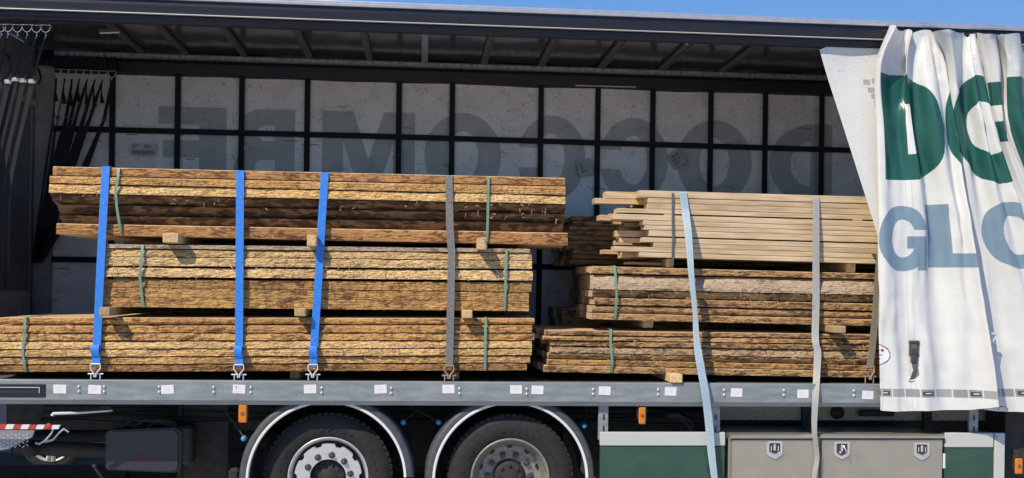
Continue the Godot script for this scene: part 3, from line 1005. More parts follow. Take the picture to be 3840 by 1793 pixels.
func locker_handle(lorry: Node3D, c: Vector3, raised: bool) -> void:
	var p := PackedVector2Array([Vector2(-0.062, 0.052), Vector2(-0.054, 0.062), Vector2(0.054, 0.062), Vector2(0.062, 0.052), Vector2(0.062, -0.035), Vector2(0.05, -0.05), Vector2(0.008, -0.073), Vector2(-0.008, -0.073), Vector2(-0.05, -0.05), Vector2(-0.062, -0.035)])
	var q := PackedVector2Array()
	for v in p: q.append(Vector2(v.x, v.y + 0.004) * 0.72)
	var st := new_st()
	ring_plate(st, p, q, 0.0, 0.012)
	var o := part("paddle_latch", st, M.chrome, lorry)
	o.position = c
	st = new_st()
	prism(st, q, 0.002, 0.004)
	part("latch_well", st, M.nut, o)
	st = new_st()
	cbox(st, Vector3(0, 0.014, 0.012), Vector3(0.02, 0.055, 0.016), 0.006)
	if raised:
		tube(st, [Vector3(0.012, 0.03, 0.012), Vector3(0.02, 0.0, 0.035), Vector3(0.03, -0.03, 0.05)], 0.005, 8)
		cbox(st, Vector3(-0.012, -0.022, 0.01), Vector3(0.022, 0.022, 0.014), 0.006)
	else:
		var arc := []
		for k in 9: arc.append(Vector3(lerpf(-0.04, 0.04, k / 8.0), -0.024 - 0.018 * sin(PI * k / 8.0), 0.014))
		tube(st, arc, 0.009, 8)
		tube(st, [Vector3(-0.028, 0.025, 0.012), Vector3(-0.028, -0.012, 0.012)], 0.005, 8)
		tube(st, [Vector3(0.028, 0.025, 0.012), Vector3(0.028, -0.012, 0.012)], 0.005, 8)
	part("paddle", st, M.chrome, o)

func build_lockers(lorry: Node3D) -> void:
	# galvanised drops with slots
	for x in [1.421, 2.309, 4.426]:
		var st := new_st()
		cbox(st, Vector3(x, 0.93, -0.075), Vector3(0.078, 0.27, 0.03), 0.004)
		var d := part("skirt_drop", st, M.galv, lorry)
		st = new_st()
		for y in [0.975, 0.885]: prism(st, rect(-0.006, -0.022, 0.006, 0.022), 0.0, 0.002, Vector3(x + 0.002, y, -0.059))
		part("slot", st, M.black, d)
	# cream beam behind, dark uprights
	var st := new_st()
	box(st, Vector3((2.451 + 4.892) / 2, 0.965, -0.58), Vector3(2.35, 0.15, 0.06))
	var beam := part("cream_beam", st, M.cream, lorry)
	st = new_st()
	lathe(st, [Vector2(0.0001, 0.05), Vector2(0.02, 0.045), Vector2(0.03, 0.03), Vector2(0.052, 0.03), Vector2(0.058, 0.0)], Vector3(3.492, 0.957, -0.54), 28)
	part("air_valve", st, M.chassis, beam)
	st = new_st()
	cbox(st, Vector3(3.816, 0.956, -0.5), Vector3(0.3, 0.05, 0.05), 0.01)
	part("beam_bracket", st, M.chassis, beam)
	for x in [3.216, 4.269]:
		st = new_st()
		box(st, Vector3(x, 0.86, -0.52), Vector3(0.07, 0.34, 0.04))
		part("upright", st, M.chassis, lorry)
	# filler hose end
	st = new_st()
	tube(st, [Vector3(2.011, 0.953, -0.4), Vector3(2.081, 0.96, -0.35), Vector3(2.163, 0.905, -0.35), Vector3(2.221, 0.818, -0.4)], 0.035, 14)
	part("hose", st, M.black_gloss, lorry)
	st = new_st()
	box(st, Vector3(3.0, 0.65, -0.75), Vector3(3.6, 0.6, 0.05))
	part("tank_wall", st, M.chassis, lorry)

	# green skirt panel with white head
	var xa: float = 1.394
	var xb: float = 2.376
	skirt(lorry, xa, xb, 0.862, 0.755)
	# two polished lockers
	for b in [[2.405, 3.108, 0.853], [3.125, 4.145, 0.855]]:
		st = new_st()
		var cx: float = (b[0] + b[1]) / 2.0
		var ww: float = b[1] - b[0]
		box(st, Vector3(cx, b[2] - 0.29, -0.29), Vector3(ww - 0.01, 0.56, 0.5))
		var lk := part("locker", st, M.steel, lorry)
		st = new_st()
		cbox(st, Vector3(cx + 0.01, b[2] - 0.335, -0.022), Vector3(ww - 0.025, 0.58, 0.03), 0.006)
		part("locker_door", st, M.steel, lk)
		st = new_st()
		run_x(st, [Vector2(-0.05, b[2]), Vector2(0.0, b[2] - 0.004), Vector2(0.012, b[2] - 0.016), Vector2(0.012, b[2] - 0.032), Vector2(0.004, b[2] - 0.036), Vector2(-0.05, b[2] - 0.008)], b[0], b[1])
		part("locker_hood", st, M.steel, lk)
	locker_handle(lorry, Vector3(2.767, 0.734, -0.006) , false)
	locker_handle(lorry, Vector3(3.31, 0.731, -0.006), true)
	locker_handle(lorry, Vector3(3.964, 0.724, -0.006), false)
	st = new_st()
	cbox(st, Vector3(4.165, 0.635, -0.03), Vector3(0.022, 0.12, 0.02), 0.004)
	part("hinge", st, M.white_strip, lorry)
	# last skirt panel and its pale frame
	skirt(lorry, 4.168, 4.568, 0.862, 0.742)
	st = new_st()
	cbox(st, Vector3((4.576 + 4.666) / 2, 0.57, -0.03), Vector3(0.082, 0.58, 0.04), 0.004)
	var fr := part("skirt_post", st, M.white, lorry)
	st = new_st()
	for y in [0.83, 0.805]: lathe(st, [Vector2(0.0001, 0.004), Vector2(0.005, 0.003), Vector2(0.006, 0.0)], Vector3(4.592, y, -0.01), 10)
	part("rivet", st, M.ink, fr)
	st = new_st()
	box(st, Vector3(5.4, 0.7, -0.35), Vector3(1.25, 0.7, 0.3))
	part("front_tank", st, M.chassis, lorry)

func skirt(lorry: Node3D, xa: float, xb: float, top: float, split: float) -> void:
	var st := new_st()
	cbox(st, Vector3((xa + xb) / 2, (split + 0.25) / 2 - 0.002, -0.045), Vector3(xb - xa, split - 0.254, 0.05), 0.003)
	var p := part("skirt_panel", st, M.green_panel, lorry)
	st = new_st()
	cbox(st, Vector3((xa + xb) / 2, (top + split) / 2, -0.042), Vector3(xb - xa + 0.004, top - split - 0.004, 0.054), 0.005)
	part("skirt_head", st, M.white, p)

func build_tail_lift(lorry: Node3D) -> void:
	var tl := joint("tail_lift", lorry)
	var st := new_st()
	# black power unit with rounded front cover
	var c: Vector3 = Vector3(-2.14, 0.681, -0.35)
	var p := PackedVector2Array()
	for q in [[0.235, 0.105, 0.0], [-0.235, 0.105, 0.5 * PI], [-0.235, -0.125, PI], [0.235, -0.125, 1.5 * PI]]:
		for k in 7:
			var a: float = q[2] + k * PI / 12.0
			p.append(Vector2(q[0], q[1]) + Vector2(cos(a), sin(a)) * (0.04 if q[0] < 0 else 0.06))
	prism(st, p, -0.22, 0.0, c)
	var q2 := PackedVector2Array()
	for v in p: q2.append(v * Vector2(0.93, 0.92))
	prism(st, q2, 0.0, 0.018, c)
	part("power_unit", st, M.motor_cover, tl)
	st = new_st()
	cbox(st, c + Vector3(0.31, 0.02, -0.12), Vector3(0.12, 0.3, 0.2), 0.02)
	part("valve_block", st, M.chassis, tl)
	st = new_st()
	for k in 3: tube(st, [c + Vector3(-0.2 + 0.1 * k, 0.14, -0.08), c + Vector3(-0.1 + 0.1 * k, 0.22, -0.06), c + Vector3(0.12 + 0.05 * k, 0.2, -0.07), c + Vector3(0.28, 0.12, -0.08)], 0.012, 6)
	part("hydraulic_hose", st, M.black_rubber, tl)
	# maker's emblem and name in dull red
	var e: Vector3 = c + Vector3(-0.005, -0.045, 0.0185)
	st = new_st()
	prism(st, rect(-0.022, 0.017, 0.022, 0.028), 0, 0.001, e)
	prism(st, rect(-0.042, 0.0, 0.042, 0.014), 0, 0.001, e)
	prism(st, PackedVector2Array([Vector2(-0.05, -0.003), Vector2(0.05, -0.003), Vector2(0.022, -0.022), Vector2(-0.022, -0.022)]), 0, 0.001, e)
	part("emblem", st, M.dull_red, tl)
	var tm := TextMesh.new()
	tm.text = "DHOLLANDIA"
	var sf := SystemFont.new()
	sf.font_names = PackedStringArray(["Droid Sans"])
	sf.font_weight = 700
	tm.font = sf
	tm.font_size = 32
	tm.pixel_size = 0.034 / 32.0
	tm.depth = 0.001
	var tx := MeshInstance3D.new()
	tx.mesh = tm
	tx.name = "maker_lettering"
	tx.material_override = M.dull_red
	tx.position = e + Vector3(0, -0.043, 0.001)
	tl.add_child(tx, true)
	# lift tube and ram
	st = new_st()
	tube(st, [Vector3(-3.211, 0.645, -0.7), Vector3(-2.719, 0.619, -0.7), Vector3(-2.033, 0.593, -0.7)], 0.06, 20)
	part("torsion_tube", st, M.chassis, tl)
	st = new_st()
	tube(st, [Vector3(-3.13, 0.692, -0.9), Vector3(-2.53, 0.702, -0.9)], 0.05, 16)
	box(st, Vector3(-2.848, 0.727, -1.0), Vector3(0.8, 0.12, 0.05), Basis(Vector3(0, 0, 1), 0.05))
	part("lift_ram", st, M.chassis, tl)
	st = new_st()
	lathe(st, [Vector2(0.0001, 0.05), Vector2(0.035, 0.05), Vector2(0.038, 0.03), Vector2(0.055, 0.02), Vector2(0.06, -0.05)], Vector3(-3.058, 0.635, -0.6), 20)
	part("pivot_pin", st, M.chassis, tl)
	# folded chequer-plate platform with a red and white striped edge
	st = new_st()
	box(st, Vector3(-4.62, 0.92, -1.25), Vector3(2.0, 0.03, 2.44))
	part("platform", st, M.platform, tl)
	st = new_st()
	prism(st, PackedVector2Array([Vector2(-3.272, 0.862), Vector2(-2.857, 0.859), Vector2(-2.873, 0.809), Vector2(-3.043, 0.72), Vector2(-3.269, 0.685)]), -0.12, -0.1)
	var ch := part("chequer_plate", st, M.chequer, tl)
	st = new_st()
	for k in 9:
		for j in 4: box(st, Vector3(-3.13, 0.832, -0.1) + Vector3(0.028 * k, -0.028 * j - 0.01 * (k % 2), 0.001), Vector3(0.02, 0.005, 0.004), Basis(Vector3(0, 0, 1), 0.7 if (k + j) % 2 == 0 else -0.7))
	part("tread_pattern", st, M.zinc, tl)
	for k in 10:
		var a: Vector3 = Vector3(-3.192, 0.902, 0.0)
		st = new_st()
		var x := a.x + k * 0.054
		prism(st, PackedVector2Array([Vector2(x, a.y - 0.02), Vector2(x + 0.053, a.y - 0.02 - 0.0), Vector2(x + 0.066, a.y + 0.016 - 0.0008 * k), Vector2(x + 0.013, a.y + 0.016 - 0.0008 * k)]), -0.02, 0.0)
		part("warning_stripe", st, M.red if k % 2 == 0 else M.white_strip, tl)
	st = new_st()
	lathe(st, [Vector2(0.0001, 0.008), Vector2(0.018, 0.006), Vector2(0.022, 0.0)], Vector3(-2.72, 0.903, 0.0), 16)
	part("end_lamp", st, M.red, tl)
	st = new_st()
	cbox(st, Vector3(-3.75, 0.11, -2.38), Vector3(1.9, 0.2, 0.08), 0.01)
	part("underrun_bar", st, M.chassis, tl)
	# bent silver catch and the pale lever
	for q in [[Vector3(-2.857, 0.762, -0.12), Vector3(-2.828, 0.753, -0.12), Vector3(-2.789, 0.776, -0.12), Vector3(-2.743, 0.83, -0.12), Vector3(-2.727, 0.866, -0.12), Vector3(-2.761, 0.871, -0.12)], [Vector3(-2.803, 0.764, -0.16), Vector3(-2.745, 0.776, -0.16), Vector3(-2.7, 0.83, -0.16), Vector3(-2.665, 0.86, -0.16), Vector3(-2.63, 0.836, -0.16)]]:
		st = new_st()
		ribbon(st, q, [Vector3(0.012, 0.012, 0.035)], 0.01)
		part("catch", st, M.aluminium, tl)
	st = new_st()
	tube(st, [Vector3(-2.706, 0.978, -0.03), Vector3(-2.7, 0.993, -0.03), Vector3(-2.526, 0.993, -0.08), Vector3(-2.325, 0.997, -0.2)], 0.013, 10, 0.007)
	part("lever", st, M.white_strip, tl)
	st = new_st()
	box(st, Vector3(-2.375, 1.006, -0.2), Vector3(0.08, 0.05, 0.03))
	tube(st, [Vector3(-2.375, 1.006, -0.2), Vector3(-2.375, 1.054, -0.2)], 0.008, 6)
	part("lever_mount", st, M.chassis, tl)

func build_near_curtain(lorry: Node3D) -> void:
	var top := 4.02
	var cols := [
		[0.00, [Vector3(3.116, 3.887, -0.075), Vector3(3.184, 3.669, -0.075), Vector3(3.338, 3.198, -0.055), Vector3(3.57, 2.476, -0.02), Vector3(3.782, 1.772, 0.014), Vector3(3.988, 1.089, 0.014)]],
		[0.22, [Vector3(3.346, 3.98, -0.06), Vector3(3.376, 3.74, -0.085), Vector3(3.48, 3.231, -0.045), Vector3(3.674, 2.487, -0.02), Vector3(3.88, 1.773, 0.014), Vector3(4.086, 1.077, 0.014)]],
		[0.45, [Vector3(3.601, 4.046, -0.05), Vector3(3.614, 3.761, -0.07), Vector3(3.699, 3.249, -0.06), Vector3(3.869, 2.499, -0.05), Vector3(4.045, 1.774, -0.02), Vector3(4.218, 1.071, 0.014)]],
		[0.55, [Vector3(3.669, 4.054, -0.02), Vector3(3.703, 3.775, -0.05), Vector3(3.795, 3.257, -0.055), Vector3(3.935, 2.5, -0.05), Vector3(4.094, 1.774, -0.02), Vector3(4.25, 1.065, 0.016)]],
		[0.68, [Vector3(3.648, 4.065, 0.01), Vector3(3.624, 3.766, -0.02), Vector3(3.685, 3.25, -0.03), Vector3(3.777, 2.496, -0.03), Vector3(3.859, 1.772, -0.01), Vector3(3.953, 1.058, 0.02)]],
		[0.86, [Vector3(3.62, 4.058, 0.084), Vector3(3.521, 3.748, 0.05), Vector3(3.538, 3.235, 0.05), Vector3(3.555, 2.487, 0.05), Vector3(3.578, 1.771, 0.05), Vector3(3.61, 1.048, 0.05)]],
		[0.95, [Vector3(3.608, 4.011, 0.22), Vector3(3.543, 3.731, 0.135), Vector3(3.599, 3.231, 0.084), Vector3(3.628, 2.487, 0.079), Vector3(3.652, 1.773, 0.085), Vector3(3.692, 1.039, 0.075)]],
		[1.03, [Vector3(3.712, 4.019, 0.101), Vector3(3.689, 3.761, 0.016), Vector3(3.702, 3.238, 0.057), Vector3(3.729, 2.488, 0.09), Vector3(3.752, 1.774, 0.09), Vector3(3.8, 1.043, 0.08)]],
		[1.10, [Vector3(3.794, 4.049, -0.035), Vector3(3.773, 3.778, -0.052), Vector3(3.777, 3.244, 0.03), Vector3(3.841, 2.491, 0.073), Vector3(3.853, 1.774, 0.07), Vector3(3.895, 1.048, 0.07)]],
		[1.18, [Vector3(3.806, 4.016, 0.101), Vector3(3.75, 3.741, 0.118), Vector3(3.815, 3.234, 0.104), Vector3(3.93, 2.492, 0.09), Vector3(3.95, 1.775, 0.07), Vector3(4.001, 1.05, 0.085)]],
		[1.27, [Vector3(3.904, 4.046, -0.018), Vector3(3.865, 3.755, 0.067), Vector3(3.909, 3.235, 0.111), Vector3(4.033, 2.494, 0.09), Vector3(4.088, 1.777, 0.055), Vector3(4.158, 1.055, 0.095)]],
		[1.37, [Vector3(3.971, 4.049, -0.035), Vector3(3.965, 3.762, 0.05), Vector3(4.017, 3.239, 0.102), Vector3(4.125, 2.494, 0.12), Vector3(4.208, 1.779, 0.105), Vector3(4.307, 1.062, 0.12)]],
		[1.47, [Vector3(3.995, 4.034, 0.016), Vector3(4.036, 3.765, 0.05), Vector3(4.113, 3.244, 0.092), Vector3(4.194, 2.492, 0.165), Vector3(4.302, 1.782, 0.17), Vector3(4.406, 1.078, 0.175)]],
		[1.54, [Vector3(3.985, 4.019, 0.067), Vector3(4.091, 3.765, 0.058), Vector3(4.16, 3.243, 0.107), Vector3(4.237, 2.491, 0.21), Vector3(4.351, 1.784, 0.22), Vector3(4.467, 1.096, 0.22)]],
		[1.62, [Vector3(4.016, 4.036, -0.001), Vector3(4.104, 3.781, -0.018), Vector3(4.117, 3.256, 0.009), Vector3(4.24, 2.502, 0.015), Vector3(4.346, 1.778, 0.02), Vector3(4.455, 1.053, 0.02)]],
		[1.70, [Vector3(3.956, 4.01, 0.135), Vector3(4.106, 3.774, 0.016), Vector3(4.13, 3.254, 0.023), Vector3(4.265, 2.503, 0.011), Vector3(4.389, 1.779, 0.014), Vector3(4.498, 1.046, 0.014)]],
		[1.78, [Vector3(4.018, 4.001, 0.22), Vector3(4.106, 3.745, 0.152), Vector3(4.199, 3.25, 0.064), Vector3(4.352, 2.503, 0.027), Vector3(4.498, 1.78, 0.02), Vector3(4.617, 1.035, 0.02)]],
		[1.86, [Vector3(4.176, 4.018, 0.135), Vector3(4.206, 3.757, 0.11), Vector3(4.303, 3.258, 0.03), Vector3(4.441, 2.504, 0.038), Vector3(4.594, 1.781, 0.03), Vector3(4.737, 1.033, 0.03)]],
		[1.95, [Vector3(4.308, 4.055, -0.035), Vector3(4.291, 3.773, 0.05), Vector3(4.371, 3.257, 0.05), Vector3(4.533, 2.505, 0.061), Vector3(4.715, 1.783, 0.05), Vector3(4.874, 1.033, 0.05)]],
		[2.05, [Vector3(4.304, 4.031, 0.05), Vector3(4.307, 3.76, 0.11), Vector3(4.421, 3.249, 0.107), Vector3(4.636, 2.504, 0.11), Vector3(4.833, 1.786, 0.1), Vector3(5.008, 1.039, 0.1)]],
		[2.12, [Vector3(4.318, 4.024, 0.067), Vector3(4.368, 3.764, 0.101), Vector3(4.484, 3.249, 0.122), Vector3(4.726, 2.504, 0.14), Vector3(4.929, 1.788, 0.13), Vector3(5.105, 1.043, 0.13)]],
		[2.20, [Vector3(4.368, 4.05, -0.035), Vector3(4.415, 3.791, -0.018), Vector3(4.52, 3.269, -0.004), Vector3(4.755, 2.512, 0.01), Vector3(4.942, 1.785, 0.015), Vector3(5.13, 1.029, 0.015)]],
		[2.28, [Vector3(4.373, 4.027, 0.05), Vector3(4.426, 3.781, 0.033), Vector3(4.539, 3.267, 0.009), Vector3(4.802, 2.512, 0.015), Vector3(5.019, 1.786, 0.02), Vector3(5.211, 1.03, 0.02)]],
		[2.36, [Vector3(4.381, 3.999, 0.152), Vector3(4.459, 3.767, 0.101), Vector3(4.565, 3.262, 0.05), Vector3(4.853, 2.511, 0.05), Vector3(5.08, 1.787, 0.05), Vector3(5.291, 1.034, 0.05)]],
		[2.42, [Vector3(4.482, 4.02, 0.067), Vector3(4.521, 3.773, 0.084), Vector3(4.593, 3.26, 0.064), Vector3(4.896, 2.511, 0.061), Vector3(5.14, 1.788, 0.06), Vector3(5.368, 1.035, 0.06)]],
		[2.50, [Vector3(4.52, 4.046, -0.035), Vector3(4.571, 3.8, -0.035), Vector3(4.618, 3.273, -0.018), Vector3(4.902, 2.514, 0.01), Vector3(5.136, 1.787, 0.015), Vector3(5.365, 1.03, 0.015)]],
		[2.58, [Vector3(4.485, 4.008, 0.118), Vector3(4.581, 3.786, 0.033), Vector3(4.63, 3.268, 0.023), Vector3(4.952, 2.515, 0.015), Vector3(5.2, 1.787, 0.02), Vector3(5.446, 1.031, 0.02)]],
		[2.68, [Vector3(4.513, 3.998, 0.203), Vector3(4.586, 3.764, 0.135), Vector3(4.664, 3.26, 0.077), Vector3(5.02, 2.514, 0.05), Vector3(5.28, 1.789, 0.05), Vector3(5.526, 1.035, 0.05)]],
		[2.78, [Vector3(4.673, 4.03, 0.067), Vector3(4.709, 3.783, 0.067), Vector3(4.76, 3.263, 0.077), Vector3(5.097, 2.514, 0.084), Vector3(5.377, 1.791, 0.08), Vector3(5.639, 1.039, 0.08)]],
		[2.88, [Vector3(4.774, 4.052, -0.035), Vector3(4.827, 3.804, -0.018), Vector3(4.891, 3.277, 0.009), Vector3(5.193, 2.52, 0.015), Vector3(5.503, 1.791, 0.02), Vector3(5.75, 1.032, 0.02)]],
		[3.0, [Vector3(4.753, 4.006, 0.152), Vector3(4.826, 3.775, 0.118), Vector3(4.934, 3.266, 0.09), Vector3(5.23, 2.516, 0.084), Vector3(5.544, 1.793, 0.08), Vector3(5.808, 1.039, 0.08)]],
		[3.1, [Vector3(4.952, 4.058, -0.035), Vector3(4.995, 3.81, -0.018), Vector3(5.069, 3.281, 0.009), Vector3(5.361, 2.523, 0.015), Vector3(5.672, 1.793, 0.02), Vector3(5.92, 1.032, 0.02)]],
		[3.25, [Vector3(4.949, 4.013, 0.152), Vector3(5.029, 3.778, 0.135), Vector3(5.123, 3.269, 0.104), Vector3(5.439, 2.52, 0.096), Vector3(5.763, 1.795, 0.08), Vector3(6.01, 1.04, 0.08)]],
		[3.4, [Vector3(5.17, 4.053, 0.016), Vector3(5.241, 3.81, 0.016), Vector3(5.311, 3.286, 0.023), Vector3(5.622, 2.527, 0.027), Vector3(5.936, 1.796, 0.03), Vector3(6.186, 1.034, 0.03)]]]
	# print on the cloth, u along the cloth 0..3.4 m, v down 0..3.0 m
	var ppm := 300.0
	var iw := int(3.4 * ppm)
	var ih := int(3.0 * ppm)
	var ground := Color(0.61, 0.615, 0.60).linear_to_srgb()
	var green := Color(0.012, 0.085, 0.07).linear_to_srgb()
	var slate := Color(0.17, 0.25, 0.32).linear_to_srgb()
	var img := Image.create(iw, ih, false, Image.FORMAT_RGB8)
	img.fill(ground)
	# welded seams down the cloth
	for sx in [0.06, 1.065, 1.09, 2.02, 2.045]:
		img.fill_rect(Rect2i(int(sx * ppm), 0, 1, ih), Color(0.48, 0.48, 0.465).linear_to_srgb())
	var dt: float = (top - 3.683) * ppm
	var db: float = (top - 2.853) * ppm
	# D
	var dp := PackedVector2Array([Vector2(0.932 * ppm, db), Vector2(0.932 * ppm, dt)])
	for k in 25:
		var t := -PI / 2 + PI * k / 24.0
		dp.append(Vector2((1.13 + cos(t) * 0.27) * ppm, (dt + db) / 2 + sin(t) * (db - dt) / 2))
	fill_poly(img, dp, green)
	var hp := PackedVector2Array([Vector2(1.085 * ppm, lerpf(dt, db, 0.76)), Vector2(1.085 * ppm, lerpf(dt, db, 0.28))])
	for k in 13:
		var t := -PI / 2 + PI * k / 12.0
		hp.append(Vector2((1.14 + cos(t) * 0.06) * ppm, lerpf(dt, db, 0.52 + 0.24 * sin(t))))
	fill_poly(img, hp, ground)
	# O cut off by the fold, then C
	fill_poly(img, ell(1.445 * ppm, 2.05 * ppm, dt - 4, db + 4), green, Rect2i(0, 0, int(1.63 * ppm), ih))
	fill_poly(img, ell(1.735 * ppm, 2.34 * ppm, dt - 4, db + 4), green, Rect2i(int(1.64 * ppm), 0, int(0.6 * ppm), ih))
	fill_poly(img, ell(1.86 * ppm, 2.2 * ppm, lerpf(dt, db, 0.23), lerpf(dt, db, 0.74)), ground)
	for r in [[0.05, 0.27], [0.42, 0.61]]: img.fill_rect(Rect2i(int(2.255 * ppm), int(lerpf(dt, db, r[0])), int(0.2 * ppm), int((db - dt) * (r[1] - r[0]))), green)
	img.fill_rect(Rect2i(int(2.62 * ppm), int(dt), int(0.24 * ppm), int(db - dt)), green)
	fill_poly(img, ell(2.95 * ppm, 3.5 * ppm, dt, db), green)
	# second line
	var gt: float = (top - 2.641) * ppm
	var gb: float = (top - 2.148) * ppm
	draw_glyph(img, "G", 0.885 * ppm, 1.205 * ppm, gt, gb, slate, ground)
	draw_glyph(img, "L", 1.205 * ppm, 1.545 * ppm, gt - 8, gb - 8, slate, ground)
	draw_glyph(img, "O", 1.83 * ppm, 2.27 * ppm, gt - 14, gb - 10, slate, ground)
	draw_glyph(img, "B", 2.6 * ppm, 2.9 * ppm, gt - 14, gb - 10, slate, ground)
	# tape squares on the turned-back edge
	var tape := Color(0.36, 0.365, 0.365).linear_to_srgb()
	for q in [[0.30, 157], [0.365, 154], [0.325, 177], [0.34, 193], [0.355, 210], [0.37, 226]]:
		var ty: float = (top - 4.02 + (q[1] - 60) * 0.00318 + 0.05) * ppm
		img.fill_rect(Rect2i(int(q[0] * ppm), int(ty), 15, 13), tape)
		img.fill_rect(Rect2i(int(q[0] * ppm) + 2, int(ty) + 3, 9, 1), Color(0.5, 0.5, 0.5))
	# reflective tape near the hem
	var b0: float = (top - 1.216) * ppm
	var b1: float = (top - 1.151) * ppm
	var bx := 6
	var bk := 0
	while bx < iw - 30:
		var bw := 26 if bk % 3 == 1 else 22
		img.fill_rect(Rect2i(bx, int(b0), bw, int(b1 - b0)), Color(0.24, 0.25, 0.26).linear_to_srgb() if bk % 3 != 2 else Color(0.30, 0.31, 0.32).linear_to_srgb())
		if bk % 3 == 1:
			img.fill_rect(Rect2i(bx + 3, int(b0) + 5, bw - 6, int(b1 - b0) - 9), Color(0.05, 0.05, 0.055).linear_to_srgb())
			img.fill_rect(Rect2i(bx + 8, int(b0) + 8, bw - 14, 3), Color(0.55, 0.55, 0.55).linear_to_srgb())
		bx += bw + 2
		bk += 1
	# oval maker's sticker by the edge with red and black print
	var oc := Vector2(0.865, top - 1.482) * ppm
	fill_poly(img, disc_poly(25, 40, oc, 25.0), Color(0.06, 0.06, 0.07))
	fill_poly(img, disc_poly(23.5, 40, oc, 23.5), Color(0.86, 0.86, 0.88))
	img.fill_rect(Rect2i(int(oc.x) - 12, int(oc.y) - 14, 10, 6), Color(0.7, 0.08, 0.1))
	for r in [[3, -11, 5, 2], [10, -13, 5, 6], [-8, 0, 20, 2], [-6, 9, 14, 2], [-8, 13, 10, 1]]: img.fill_rect(Rect2i(int(oc.x) + r[0], int(oc.y) + r[1], r[2], r[3]), Color(0.62, 0.1, 0.14) if r[1] < -5 else Color(0.2, 0.2, 0.25))
	# wear: rubbed grime near the top hem and scattered scuffs
	var n := noise(0.02, 91, 3)
	var n2 := noise(0.12, 92, 3)
	for y in ih:
		for x in iw:
			var c := img.get_pixel(x, y).srgb_to_linear()
			var a := n.get_noise_2d(x, y)
			var b := n2.get_noise_2d(x * 0.35, y * 2.2)
			var f := 1.0 + a * 0.06 + b * 0.03
			var scuff := sstep(0.3, 0.6, b) * sstep(0.1, 0.5, a + (0.15 if y < 90 else -0.3) + (0.3 if x < 130 else 0.0))
			c = (c * f).lerp(Color(0.18, 0.165, 0.14), scuff * 0.5)
			img.set_pixel(x, y, c.linear_to_srgb())
	# white chalk-like ring rubbed round the strap slot
	var cm := StandardMaterial3D.new()
	cm.albedo_texture = tex(img)
	cm.roughness = 0.36
	cm.backlight_enabled = true
	cm.backlight = Color(0.06, 0.06, 0.055)
	# surface through the columns
	var nv := 90
	var sub := 6
	var pts := []
	var us := []
	var wr := noise(1.0, 97, 3)
	for i in cols.size() - 1:
		for s in sub if i < cols.size() - 2 else sub + 1:
			var t := float(s) / sub
			us.append(lerpf(cols[i][0], cols[i + 1][0], t))
			var lv := []
			for L in 6:
				var a: Vector3 = cols[maxi(i - 1, 0)][1][L]
				var b: Vector3 = cols[i][1][L]
				var c: Vector3 = cols[i + 1][1][L]
				var d: Vector3 = cols[mini(i + 2, cols.size() - 1)][1][L]
				lv.append(b.cubic_interpolate(c, a, d, t))
			var colp := []
			for j in nv + 1:
				var f := 5.0 * pow(float(j) / nv, 1.25)
				var L := mini(int(f), 4)
				var q: Vector3 = lv[L].cubic_interpolate(lv[L + 1], lv[maxi(L - 1, 0)], lv[mini(L + 2, 5)], f - L)
				colp.append(q)
			pts.append(colp)
	var st := new_st()
	for i in pts.size() - 1:
		for j in nv:
			for q in [[0, 0], [1, 1], [1, 0], [0, 0], [0, 1], [1, 1]]:
				var p: Vector3 = pts[i + q[0]][j + q[1]]
				var u: float = us[i + q[0]]
				var k := wr.get_noise_2d(u * 4.2, p.y * 0.5) * 0.045 + wr.get_noise_2d(u * 7.0 + 5.0, p.y * 1.3 + u * 3.0) * 0.008 + maxf(0.0, wr.get_noise_2d(u * 3.0 + p.y * 1.2, p.y * 1.6 - u * 1.5 + 30.0) - 0.18) * 0.04
				var fold := 0.0
				var drop := 0.3 + 0.7 * sstep(1.4, 3.4, p.y)
				if u > 0.86 and u < 1.54: fold = 0.058 * crease(sin((u - 0.86) * TAU / 0.235 + 0.25 * p.y)) * sin(PI * (u - 0.86) / 0.68) * drop
				if u > 1.72 and u < 2.12: fold = 0.042 * crease(sin((u - 1.72) * TAU / 0.2)) * sin(PI * (u - 1.72) / 0.4) * drop
				if u > 2.6: fold = 0.02 * crease(sin(u * TAU / 0.17)) * drop
				st.set_uv(Vector2(u / 3.4, (top - p.y) / 3.0))
				var z := p.z + ((k + fold) * sstep(0.8, 0.9, u))
				if u > 0.9 and u < 1.5: z = maxf(z, 0.02)
				if u > 1.6: z = maxf(z, 0.008 if p.y < 3.6 else -0.04)
				st.add_vertex(Vector3(p.x, p.y, z))
	st.index()
	st.generate_normals()
	var cur := part("side_curtain", st, cm, lorry)
	# rolled hem at the foot of the front fold
	# strap buckles
	for b in [[Vector3(3.841, 1.448, 0.09), 0.0, 1.0], [Vector3(4.44, 1.558, 0.12), -0.25, 0.75]]:
		var c: Vector3 = b[0]
		var r := Basis(Vector3(0, 0, 1), b[1])
		var k: float = b[2]
		var s1 := new_st()
		s1 = new_st()
		cbox(s1, c + r * Vector3(0, 0.135, 0.01) * k, Vector3(0.085, 0.03, 0.03) * k, 0.008, r)
		cbox(s1, c + r * Vector3(-0.032, 0.08, 0.008) * k, Vector3(0.01, 0.11, 0.02) * k, 0.003, r)
		cbox(s1, c + r * Vector3(0.032, 0.08, 0.008) * k, Vector3(0.01, 0.11, 0.02) * k, 0.003, r)
		cbox(s1, c + r * Vector3(0, 0.062, 0.018) * k, Vector3(0.062, 0.05, 0.022) * k, 0.008, r)
		cbox(s1, c + r * Vector3(0, 0.0, 0.014) * k, Vector3(0.058, 0.055, 0.024) * k, 0.008, r)
		part("buckle", s1, M.nut if k == 1.0 else M.zinc, cur)
		s1 = new_st()
